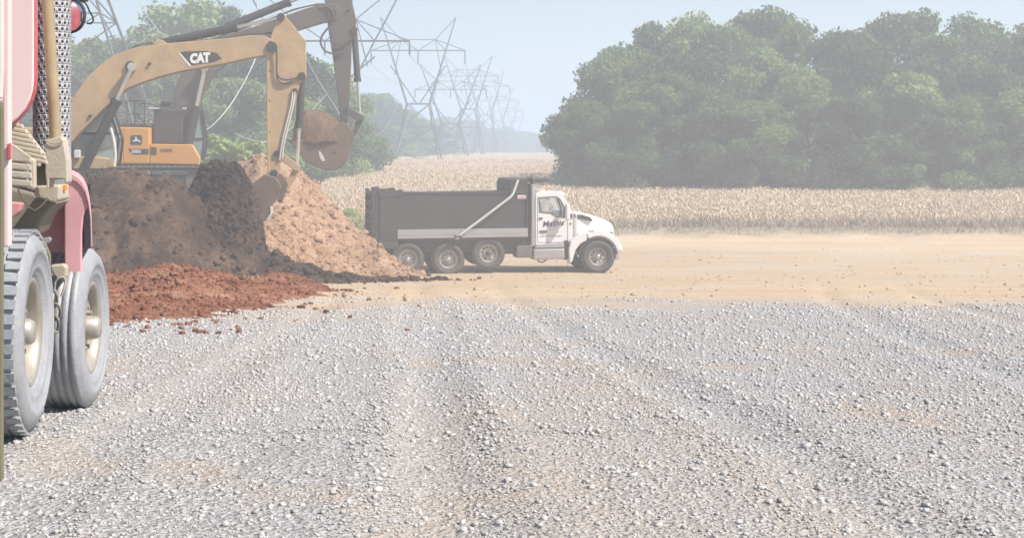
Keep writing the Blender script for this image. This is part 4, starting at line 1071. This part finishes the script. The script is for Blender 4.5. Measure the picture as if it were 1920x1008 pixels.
for k, px in enumerate((1030, 1038, 1046)):
    MB().prism([(tx(px - 2), tz(360)), (tx(px + 2), tz(360)), (tx(px + 1), tz(357.4)), (tx(px - 1), tz(357.4))], -.6 + .6 * k, -.5 + .6 * k).build('roof_lamp', mat('amber_lens', (.85, .25, .05), .3), cab_o)
# door seams, handle, steps, tank
for (a, b_, c_, d_) in ((1006, 368, 1007, 456), (1063.5, 410, 1064.5, 452), (1006, 455, 1060, 456)):
    MB().bb(tx(a), tx(c_), -1.036, -1.030, tz(d_), tz(b_)).build('door_seam', mat('seam_grey', (.22, .21, .21), .8), cab_o)
MB().bb(tx(1009), tx(1016), -1.06, -1.035, tz(412), tz(408.5)).build('door_handle', M_FR, cab_o, bevel=.008)
MB().bb(tx(1056.5), tx(1064), -1.42, -1.20, tz(412), tz(383)).build('mirror', M_TW, cab_o, bevel=.03)
MB().tube([(tx(1062), -1.0, tz(386)), (tx(1061), -1.25, tz(388)), (tx(1061), -1.25, tz(408)), (tx(1063), -1.0, tz(412))], .018, 6).build('mirror_arm', M_FR, cab_o)
MB().bb(tx(1067), tx(1073), -1.06, -1.032, tz(410), tz(402)).build('side_vent', M_FR, cab_o, bevel=.01)
MB().bb(tx(1068), tx(1072), -1.05, -1.032, tz(421), tz(419)).build('marker_lamp', M_FR, cab_o)
cab_y = -1.040
navy = mat('navy_print', (.03, .04, .12), .5)
MB().add(*shifted(text_mesh('Mathis', .26, .22, .004, .004, 1.05, R(4)), (tx(1036), cab_y, tz(420)))).build('door_lettering', navy, cab_o)
def dashes(px0, px1, py, h, m, n, seed, nm):
    r = random.Random(seed); mb = MB(); xx = px0
    while xx < px1:
        w = r.uniform(.6, 1.6); mb.bb(tx(xx), tx(min(xx + w, px1)), cab_y - .002, cab_y + .002, tz(py + h / 2), tz(py - h / 2)); xx += w + r.choice((.4, .4, .5, 1.4))
    mb.build(nm, m, cab_o)
grey_pr = mat('grey_print', (.42, .42, .46), .6)
dashes(1022, 1049, 426.5, 1.1, grey_pr, 0, 1, 'small_print'); dashes(1027, 1042, 431, 1.0, grey_pr, 0, 2, 'small_print'); dashes(1012, 1054, 443.5, 1.5, mat('dark_print', (.2, .19, .2), .6), 0, 3, 'small_print')
el = lambda rx, rz: [(tx(1017) + rx * math.cos(2 * math.pi * k / 28), tz(435.5) + rz * math.sin(2 * math.pi * k / 28)) for k in range(28)]
v, f = curve_plate(el(.145, .055), [el(.115, .034)], .004)
MB().add([(a, b_ + cab_y - .002, c_) for a, b_, c_ in v], f).build('oval_emblem', mat('dark_print2', (.1, .095, .1), .5), cab_o)
dash = MB(); 
for k in range(7): dash.bb(tx(1012.3 + k * 1.4), tx(1013.3 + k * 1.4), cab_y - .002, cab_y + .002, tz(436.4), tz(434.7))
dash.build('emblem_print', MATS['dark_print2'], cab_o)
st = tp([(1003, 459), (1055, 456), (1056, 465), (999, 466)], -1.18, -.5).build('cab_step', M_TR, truck, bevel=.02)
tp([(997, 467), (1056, 466), (1057, 486), (997, 488)], -1.20, -.5).build('fuel_tank', M_TR, truck, bevel=.05)
tp([(1057, 452), (1065, 452), (1063, 488), (1057, 488)], -1.08, -.5).build('tank_gap_shade', M_FR, truck, bevel=.01)  # dark strip standing in for the shaded gap between tank and fender
tp([(965, 462), (996, 460), (996, 483), (965, 484)], -1.15, -.5).build('battery_box', mat('dark_grey_plastic', (.10, .10, .105), .6, dust=.3), truck, bevel=.03)
MB().tube([(tx(1010), -.7, tz(488)), (tx(1013), -.7, tz(493)), (tx(1020), -.7, tz(494)), (tx(1026), -.7, tz(491)), (tx(1028), -.7, tz(487))], .025, 6).build('air_line', M_HOSE, truck)
# exhaust
ex = MB().cyl((tx(997.5), -.98, tz(462)), (tx(997.5), -.98, tz(346)), .085, n=18).build('exhaust_stack', M_TR, truck)
MB().tube([(tx(997.5), -.98, tz(347)), (tx(997.5), -.98, tz(338)), (tx(995), -.98, tz(333)), (tx(989), -.98, tz(336))], .075, 14).build('stack_tip', M_FR, ex)
for py in (372, 404, 440): MB().cyl((tx(997.5), -.98, tz(py)), (tx(997.5), -.98, tz(py - 2)), .093, n=18).build('clamp_band', M_TR, ex)
MB().cyl((tx(1003), -.1, tz(340)), (tx(1033), -.1, tz(339)), .065, n=14).build('cab_shield_bar', M_FR, body)
tp([(986, 338), (1003, 337), (1032, 336.5), (1034, 339), (1030, 342), (1003, 343), (986, 343)], -.7, .95).build('cab_shield', M_TB, body, bevel=.01)
MB().bb(tx(988), tx(1002), -.9, .9, tz(459), tz(346)).build('cab_guard', M_FR, truck, bevel=.03)
# hood: lofted cross sections along the length
def loft(secs, n=16):
    """secs: (px, py_top, half width, py_bottom); rounded-top sections"""
    vv = []; 
    for (px, pt, hw, pb) in secs:
        zt_, zb = tz(pt), tz(pb)
        for k in range(n + 1):
            a = math.pi * k / n
            c_, s_ = math.cos(a), math.sin(a)
            yy = -hw * math.copysign(abs(c_) ** .14, c_); zz = zb + (zt_ - zb) * abs(s_) ** .14
            vv.append((tx(px), yy, zz))
    m = n + 1
    ff = [(i * m + k, i * m + k + 1, (i + 1) * m + k + 1, (i + 1) * m + k) for i in range(len(secs) - 1) for k in range(n)]
    ff += [tuple(range(m))[::-1], tuple((len(secs) - 1) * m + k for k in range(m))]
    return MB().add(vv, ff, True)
hood = loft([(1074.5, 397, .98, 462), (1086, 398, .95, 462), (1103, 402, .90, 462), (1122, 407, .86, 466), (1138, 413, .82, 468), (1147, 417, .80, 470), (1153, 422, .79, 470), (1155.5, 427, .78, 470), (1156.5, 440, .77, 470)]).build('hood', M_TW, truck)
tp([(1084, 403), (1092, 403), (1108, 408), (1113, 415), (1112, 416), (1084, 411)], -.972, -.5).build('hood_vent', M_FR, hood, bevel=.01)
MB().bb(tx(1077.5), tx(1081), -1.0, -.9, tz(409), tz(402)).build('hood_badge', MATS['seam_grey'] if 'seam_grey' in MATS else M_FR, hood, bevel=.01)
# fenders: arch bands with a flared lip
def arch(r0, r1, a0, a1, y0, y1, c=(1120, 482), n=22, ex=1.0):
    c0 = (tx(c[0]), tz(c[1])); vv = []; ff = []
    for k in range(n + 1):
        a = R(a0 + (a1 - a0) * k / n)
        for (r, y) in ((r0, y0), (r1, y0), (r1, y1), (r0, y1)): vv.append((c0[0] + r * ex * math.cos(a), y, c0[1] + r * math.sin(a)))
    for k in range(n):
        for j in range(4): ff.append((k * 4 + j, k * 4 + (j + 1) % 4, (k + 1) * 4 + (j + 1) % 4, (k + 1) * 4 + j))
    ff += [(0, 1, 2, 3), tuple(4 * n + j for j in (3, 2, 1, 0))]
    return MB().add(vv, ff)
for s_ in (-1, 1):
    y0, y1 = (-HW - .01, -.80) if s_ < 0 else (.80, HW + .01)
    fd = arch(.665, .90, 12, 120, y0, y1, ex=.98).build('fender', M_TW, truck, bevel=.05, ang=50)
    f2 = tp([(1098, 452), (1086, 458), (1077, 470), (1071, 490), (1066, 496), (1064, 470), (1068, 452), (1084, 438), (1100, 434)], y0 + .02, y1) if s_ < 0 else tp([(1098, 452), (1086, 458), (1077, 470), (1071, 490), (1066, 496), (1064, 470), (1068, 452), (1084, 438), (1100, 434)], y0, y1 - .02)
    f2.build('fender_skirt', M_TW, truck, bevel=.03)
    arch(.615, .662, 8, 172, y0 - .012 if s_ < 0 else y0, y1 if s_ < 0 else y1 + .012).build('fender_lip', M_FR, fd)
MB().bb(tx(1100), tx(1112), -HW - .016, -HW - .008, tz(434.4), tz(432.4)).build('fender_print', grey_pr, truck)
MB().bb(tx(1143), tx(1149), -HW + .05, -HW + .2, tz(446), tz(436)).build('headlamp', M_FR, truck, bevel=.03, rot=(0, 0, 0))
MB().bb(tx(1153), tx(1160.5), -HW + .02, HW - .02, tz(488), tz(464)).build('bumper', mat('bumper_chrome', (.55, .50, .52), .3, .6), truck, bevel=.04)
MB().bb(tx(1148), tx(1152), -HW - .02, -HW + .05, tz(466), tz(463)).build('marker_lamp', M_PALE, truck, bevel=.01)
MB().bb(tx(1152), tx(1156), -.55, .55, tz(462), tz(426)).build('grille', M_TR, truck, bevel=.02)
MB().tube([(tx(1063), -1.1, tz(493)), (tx(1063), -1.1, tz(508))], .006, 4).build('ground_strap', M_FR, truck)
# stone chocking near the lift axle, and single dark clods on the lot
def rock(name, label, px, py, d, s_, m, seed):
    V_, F_ = rock_templates(1, seed, .75, 2)[0]; a = P(px, py, d)
    o = link(name, np_mesh(name, V_ * s_, F_), m, None, (a[0], d, float(terrain(a[0], d)) + s_ * .55)); tag(o, label, 'rock'); return o
rock('brick_stone', 'small brown stone under the raised middle wheel of the dump truck', 892, 509, 50.5, .095, mat('brown_stone', (.22, .11, .07), .9), 5)
rock('clod', 'single dark clod lying alone on the lot in front of the rear wheel', 804, 528, 46.5, .10, M_DARK, 6)
rock('pale_stone', 'pale tan stone at the foot of the heap beside the rear wheels', 788, 508, 47.2, .16, M_TAN, 8)

# ---------------------------------------------------------------- faded red mixer truck close by
mx = thing('mixer_truck', 'faded red concrete mixer truck standing close by, seen along its dusty side', 'truck', (P(60, 0, 10)[0], 10.0, 2.53))
M_RED1 = mat('faded_red_paint', (.62, .25, .26), .4, col2=(.56, .20, .22), scale=2.5, amount=.6, dust=.30, dustcol=(.70, .58, .52), coat=.3)
M_RED2 = mat('deep_red_paint', (.45, .05, .07), .4, col2=(.36, .05, .06), scale=3, amount=.6, dust=.35, dustcol=(.52, .36, .32))
M_PINK = mat('faded_overexposed_paint', (.72, .50, .48), .45, col2=(.68, .44, .44), scale=2, amount=.7, dust=.35, dustcol=(.76, .68, .60))  # faded red, turned paler pink by strong sunlight put into the colour
M_CREAM = mat('dusty_cream_paint', (.44, .385, .30), .65, col2=(.35, .295, .215), scale=6, amount=.8, dust=.45, dustcol=(.42, .355, .27), bump=.15, bscale=50)
M_TANP = mat('tan_weathered_tube', (.33, .245, .14), .6, col2=(.25, .175, .09), scale=7, amount=.9, dust=.35, dustcol=(.40, .335, .24), bump=.1, bscale=60)
M_GALV = mat('perforated_steel', (.34, .335, .35), .55, .2, col2=(.26, .255, .265), scale=9, amount=.8, dust=.2, dustcol=(.55, .5, .45))
M_BLACK_SHADE = mat('mirror_black_and_arch_shade', (.045, .042, .05), .8)  # near-black of the mirror parts; also paints the shade inside the arch
M_FEND = mat('faded_sunlit_fender_paint', (.62, .305, .315), .45, col2=(.56, .25, .265), scale=3, amount=.7, dust=.35, dustcol=(.66, .50, .46), coat=.25)  # faded red; the sunlit pink of the outer fender is in the colour
M_PIPE = mat('dull_exhaust_pipe', (.22, .21, .215), .7)
M_KHAKI = mat('khaki_underside', (.20, .175, .13), .8, dust=.3, dustcol=(.35, .3, .22))
M_MTY = mat('mixer_tyre', (.24, .245, .26), .5, col2=(.16, .165, .18), scale=4, amount=.8, dust=.75, dustcol=(.46, .45, .45), bump=.2, bscale=40)
M_MRIM = mat('mixer_rim', (.40, .37, .33), .45, .4, col2=(.26, .21, .16), scale=5, amount=.8, dust=.4, dustcol=(.52, .46, .38))

def rr(x0, y0, x1, y1, rad, d, n=8):
    out = []
    for (cx, cy, a0) in ((x1 - rad, y1 - rad, 0), (x0 + rad, y1 - rad, 90), (x0 + rad, y0 + rad, 180), (x1 - rad, y0 + rad, 270)):
        for k in range(n + 1):
            a = R(a0 + 90 * k / n); out.append((cx + rad * math.cos(a), cy + rad * math.sin(a)))
    return [(P(a, b_, d)[0], P(a, b_, d)[2]) for a, b_ in out]
tank = MB().prism(rr(-420, -420, 65, 250, 100, 8.52), 8.5, 9.25, -.19).build('water_tank', M_PINK, mx, bevel=.012, seg=3)
MB().prism(rr(-424, -424, 66.5, 251, 101, 8.58), 8.60, 8.66).build('tank_rim', M_RED2, tank, bevel=.008)
# cab and hood further forward, mostly unseen, added deep red for the mirror to reflect
MB().prism(rr(-520, -260, 52, 330, 60, 10.4), 9.75, 11.5, -.20).build('cab', M_RED2, mx, bevel=.05)
MB().prism(rr(-480, 90, 70, 480, 70, 12.3), 11.55, 13.2, -.2).build('hood', M_RED2, mx, bevel=.08)
# heat shield with punched holes over the exhaust
def perforated(c, r, z0, z1, step):
    ncol = int(2 * math.pi * r / step); nrow = int((z1 - z0) / step); da = 2 * math.pi / ncol; dz = (z1 - z0) / nrow
    vv, ff = [], []
    oc = [(math.cos(R(22.5 + 45 * k)) * .26, math.sin(R(22.5 + 45 * k)) * .26) for k in range(8)]
    co = [(.5, .5), (-.5, .5), (-.5, -.5), (.5, -.5)]
    for j in range(nrow):
        for i in range(ncol):
            ca = (i + .5 * (j % 2)) * da; cz = z0 + (j + .5) * dz; n = len(vv)
            for (u, w) in oc + co:
                a = ca + u * da; vv.append((c[0] + r * math.cos(a), c[1] + r * math.sin(a), cz + w * dz))
            # octagon k between corners: corner 0 (+,+) owns octants 0,1 ...
            ff += [tuple(n + q for q in t) for t in ((8, 1, 0), (8, 0, 7, 11), (8, 9, 2, 1), (9, 3, 2), (9, 10, 4, 3), (10, 5, 4), (10, 11, 6, 5), (11, 7, 6))]
    mb = MB(); mb.add(vv, [f for f in ff], True); return mb
c = P(97.5, 0, 9.6)
sh = perforated((c[0], 9.6), .122, P(0, 332, 9.6)[2], CAM_H + 1.6, .040).build('heat_shield', M_GALV, mx)
md = sh.modifiers.new('thickness', 'SOLIDIFY'); md.thickness = .003
MB().cyl((c[0], 9.6, P(0, 345, 9.6)[2]), (c[0], 9.6, CAM_H + 1.9), .112, n=28).build('exhaust_pipe', M_PIPE, mx)
# tan support tube in its socket
p_ = [P(87, -420, 8.95), P(88, -60, 8.95), P(90, 20, 8.95), P(96, 120, 8.95), P(101, 200, 8.95), P(104, 266, 8.95)]
MB().tube(p_, .036, 16).build('support_tube', M_TANP, mx)
sk = MB().prism([(P(x, y, 8.9)[0], P(x, y, 8.9)[2]) for x, y in [(89, 262), (117, 256), (121, 262), (128, 300), (129, 340), (125, 346), (124, 335), (96, 334), (94, 353), (91, 352), (88, 320)]], 8.84, 9.02).build('tube_socket', M_CREAM, mx, bevel=.008)
MB().tube([P(90 + 2.8 * k, 265 + 5 * math.sin(math.pi * k / 10), 8.83) for k in range(11)], .004, 6).build('weld_bead', M_TANP, sk)
MB().pprism([(66, 308), (90, 306), (91, 347), (68, 348)], 9.0, .1).build('socket_plate', M_KHAKI, mx, bevel=.006)
# ribbed step box
step_root = MB().pprism([(16, 236), (40, 240), (84, 296), (84, 312), (64, 312), (60, 350), (16, 346)], 8.98, .3).build('step_box', M_CREAM, mx, bevel=.01)
for k in range(8):
    yl = 229 + 8.2 * k; xr = 43 + k * 7.0 if k < 7 else 88
    yr = yl + .21 * (xr - 20)
    d0 = 8.83 - .016 * k
    MB().pprism([(20, yl), (xr, yr), (xr + 2, yr + 7.8), (20, yl + 7.6)], d0, .05).build('step_rib', M_CREAM, step_root, bevel=.006)
for k in range(5):
    yt = 274 + 15.2 * k + (0 if k else 4)
    x0 = 58 + (k * .8)
    MB().pprism([(20, yt - (10 if k == 0 else 0)), (x0, yt + 4 + (12 if k == 0 else 0)), (x0 + 1, yt + 16), (20, yt + 12.5)], 8.60, .06).build('step_rib', M_CREAM, step_root, bevel=.007)
MB().pprism([(58, 296), (66, 300), (67, 352), (60, 357)], 8.62, .08).build('step_end', M_CREAM, step_root, bevel=.006)
MB().pprism([(72, 347), (120, 346), (121, 372), (112, 379), (74, 366)], 9.3, .35).build('light_box', M_CREAM, mx, bevel=.012)
MB().pprism([(118.5, 347), (125, 346), (125, 356), (118.5, 357)], 9.28, .06).build('marker_lamp', mat('orange_lens', (.9, .25, .04), .3), mx, bevel=.004)
MB().pprism([(16, 346), (72, 358), (120, 378), (112, 384), (98, 398), (76, 440), (60, 440), (20, 420)], 9.75, .5).build('underbody_panel', M_KHAKI, mx, bevel=.02)
MB().pprism([(20, 378), (44, 380), (40, 396), (28, 406), (20, 408)], 9.35, .1).build('body_patch', M_RED1, mx, bevel=.01)
MB().tube([P(x, y, 9.05) for x, y in ((33, 350), (36, 362), (43, 377), (54, 388), (66, 394), (77, 386), (90, 371))], .0055, 8).build('wire_loop', M_CREAM, mx)
# front fender
fo = [(124, 325), (134, 325), (146, 331), (156, 341), (164, 357), (169, 380), (172.5, 410), (174, 462)]
fi = [(171, 462), (169.5, 410), (166, 384), (160, 362), (152, 349), (143, 341), (133, 336), (124, 336)]
fen = MB().prism([(P(x, y, 10)[0], P(x, y, 10)[2]) for x, y in fo + fi], 9.98, 11.25, -.155).build('fender', M_FEND, mx, bevel=.008)
MB().pprism([(121, 330), (134, 329), (147, 335), (158, 347), (165, 366), (168, 390), (162, 392), (157, 408), (154.5, 436), (154, 470), (154, 546), (146, 546), (145, 529), (122, 526)], 10.02, .05).build('fender_rear', M_FEND, fen, bevel=.018, seg=3)
MB().pprism([(66, 380), (122, 352), (122, 502), (98, 500), (66, 500)], 10.25, .06).build('splash_panel', M_RED1, fen, bevel=.01)
MB().pprism([(90, 340), (170, 345), (170, 470), (90, 470)], 11.3, .04).build('arch_shade_plate', M_BLACK_SHADE, fen)  # closes the arch; its near-black colour stands in for the shade within
# small hardware under the fender
MB().pprism([(80, 446), (93, 444), (97, 448), (94, 454), (82, 460)], 9.6, .03).build('latch_handle', M_GALV, mx, bevel=.004)
MB().pprism([(82, 456), (86, 456), (95, 478), (95, 540), (88, 545)], 9.5, .03).build('hanger_strap', M_KHAKI, mx, bevel=.004)
MB().pprism([(96, 496), (120, 494), (127, 499), (126, 519), (110, 524), (98, 508)], 9.9, .1).build('hanger_block', M_CREAM, mx, bevel=.012)
MB().tube([P(x, y, 9.8) for x, y in ((102, 548), (104, 528), (110, 521), (118, 519), (124, 523), (120, 540), (114, 556))], .007, 8).build('hanger_rod', M_CREAM, mx)
for k in range(3):
    cx, cy = 101 + 1.5 * k, 560 + 24 * k
    MB().tube([P(cx + (11 if k % 2 else 6) * math.cos(a), cy + 15 * math.sin(a), 9.7 + .02 * math.sin(a * 2)) for a in [2 * math.pi * q / 14 for q in range(14)]], .011, 7, closed=True).build('chain_link', M_KHAKI, mx)
MB().pprism([(116, 530), (145, 528), (153, 548), (153, 690), (112, 690)], 10.14, .02).build('mud_flap', mat('black_mudflap', (.03, .032, .034), .7, dust=.4, dustcol=(.14, .13, .12)), mx, bevel=.005)
# wheels
mt_f = tyre_mesh('tyre', .545, .32, .31, 0, .02); mt_r = tyre_mesh('tyre', .597, .42, .32, 46, .014)
mr_f = rim_mesh('rim', .31, .32); mr_r = rim_mesh('rim', .315, .42); mh = hub_mesh('hub', .31, .32, .12)
for q in (mt_f, mt_r): q.materials.append(M_MTY)
for q in (mr_f, mr_r): q.materials.append(M_MRIM)
mh.materials.append(M_MRIM)
def mwheel(px, d, Rr, tm, rm, th, ph):
    xx = P(px, 0, d)[0]; zz = float(terrain(xx, d)) + Rr + .005
    w = link('wheel', tm, None, mx, (xx - ORG[0], d - ORG[1], zz - ORG[2]), (0, 0, R(90 - th)))
    w.rotation_euler = (Matrix.Rotation(R(90 - th), 4, 'Z') @ Matrix.Rotation(ph, 4, 'Y')).to_euler()
    link('rim', rm, None, w); link('hub', mh, None, w); return w
mwheel(137, 10.35, .545, mt_f, mr_f, 2.5, .3)
mwheel(4, 8.9, .605, mt_r, mr_r, 0, .1)
mwheel(-560, 10.35, .545, mt_f, mr_f, 11, .8)
MB().cyl(P(-560, 612, 10.35), P(120, 612, 10.35), .07, n=14).build('axle', M_KHAKI, mx)
MB().bb(P(-420, 0, 9)[0], P(-130, 0, 9)[0], 7.0, 13.0, 3.1, 3.4).build('chassis', M_KHAKI, mx, bevel=.02)
# upright posts at the near corner
MB().pprism([(7, -240), (20, -240), (20, 462), (9, 462)], 7.8, .08).build('ladder_rail', M_PINK, mx, bevel=.008)
MB().pprism([(-16, 185), (4, 190), (6, 205), (5, 900), (-16, 900)], 7.5, .06).build('corner_post', mat('olive_post', (.13, .115, .06), .7, dust=.3, dustcol=(.3, .26, .18)), mx, bevel=.006)
MB().pprism([(-16, -240), (6, -240), (6, 130), (4, 184), (-16, 184)], 7.55, .06).build('corner_cap', M_PINK, mx, bevel=.006)
MB().pprism([(14, 270), (21, 268), (21, 298), (14, 302)], 7.74, .03).build('red_reflector', M_RED2, mx, bevel=.004)
# round convex mirror on the hood
mc = P(131, 30, 11.7); ax = Vector((-.42, -.90, .02)).normalized(); q_ = ax.to_track_quat('Z', 'Y')
mb = MB().lathe([(0.001, .030), (.045, .0268), (.085, .0165), (.115, .004), (.128, -.006)], (0, 0, 0), 'Z', 40)
m_mir = bpy.data.materials.new('mirror_glass'); nt, b = nodes_of(m_mir); b.inputs['Base Color'].default_value = (.85, .85, .86, 1); b.inputs['Metallic'].default_value = 1; b.inputs['Roughness'].default_value = .04
mir = mb.build('mirror', m_mir, mx, loc=(mc[0] - ORG[0], mc[1] - ORG[1], mc[2] - ORG[2]), rot=q_.to_euler(), org=False)
MB().lathe([(.126, .004), (.136, .006), (.140, -.004), (.134, -.03), (.08, -.06), (.001, -.07)], (0, 0, 0), 'Z', 40).build('mirror_housing', M_BLACK_SHADE, mir, org=False)
MB().tube([P(x, y, 11.7) for x, y in ((150, 2), (160, 6), (164, 12), (168, 22), (174, 32), (175, 40), (170, 45), (163, 44))], .0075, 8).build('mirror_bracket', M_BLACK_SHADE, mx)
MB().pprism([(118, -14), (166, -14), (164, 3), (120, 2)], 11.75, .12).build('mirror_mount', mat('dark_green_mount', (.05, .07, .05), .6), mx, bevel=.01)

# ---------------------------------------------------------------- air: haze over the whole valley, dust hanging round the machines
def volume(name, col, dens, aniso):
    m = bpy.data.materials.new(name); m.use_nodes = True; nt = m.node_tree; nt.nodes.clear()
    o = nt.nodes.new('ShaderNodeOutputMaterial'); v = nt.nodes.new('ShaderNodeVolumePrincipled')
    v.inputs['Color'].default_value = (*col, 1); v.inputs['Density'].default_value = dens; v.inputs['Anisotropy'].default_value = aniso
    nt.links.new(v.outputs[0], o.inputs['Volume']); return m
hz = MB().bb(-4100, 4100, -80, 6100, -1.2, 48).build('haze', volume('haze_air', (.70, .83, 1.0), HAZE_DENSITY, .0), org=False)
tag(hz, 'pale bluish summer haze filling the air over the whole field', 'haze', kind='stuff')
if DUST_DENSITY > 0:
    bm = bmesh.new(); bmesh.ops.create_uvsphere(bm, u_segments=40, v_segments=20, radius=1.0)
    bmesh.ops.scale(bm, vec=(46, 17, 24), verts=bm.verts)
    me = bpy.data.meshes.new('dust_cloud'); bm.to_mesh(me); bm.free()
    dc = link('dust_cloud', me, volume('dust_air', (.97, .90, .83), DUST_DENSITY, .0), None, (2, 44, 6))
    for (nm, lb, c_, r_, k) in (('dust_plume', 'denser dust plume drifting over the orange excavator', (-6.5, 49, 4.5), (6, 4, 4.5), 1.6), ('dust_plume', 'low dust plume over the rear of the dump truck and tan heap', (1.5, 47, 1.8), (5.5, 2.6, 2.6), 1.3)):
        d2 = link(nm, me.copy(), None, None, c_); d2.data.materials.clear(); d2.data.materials.append(volume('dust_air_thick', (.97, .90, .83), DUST_DENSITY * k, .0)); d2.scale = (r_[0] / 46, r_[1] / 17, r_[2] / 24)
        tag(d2, lb, 'dust', kind='stuff')
    tag(dc, 'thin brownish dust cloud hanging around the digging excavators and dump truck', 'dust', kind='stuff')
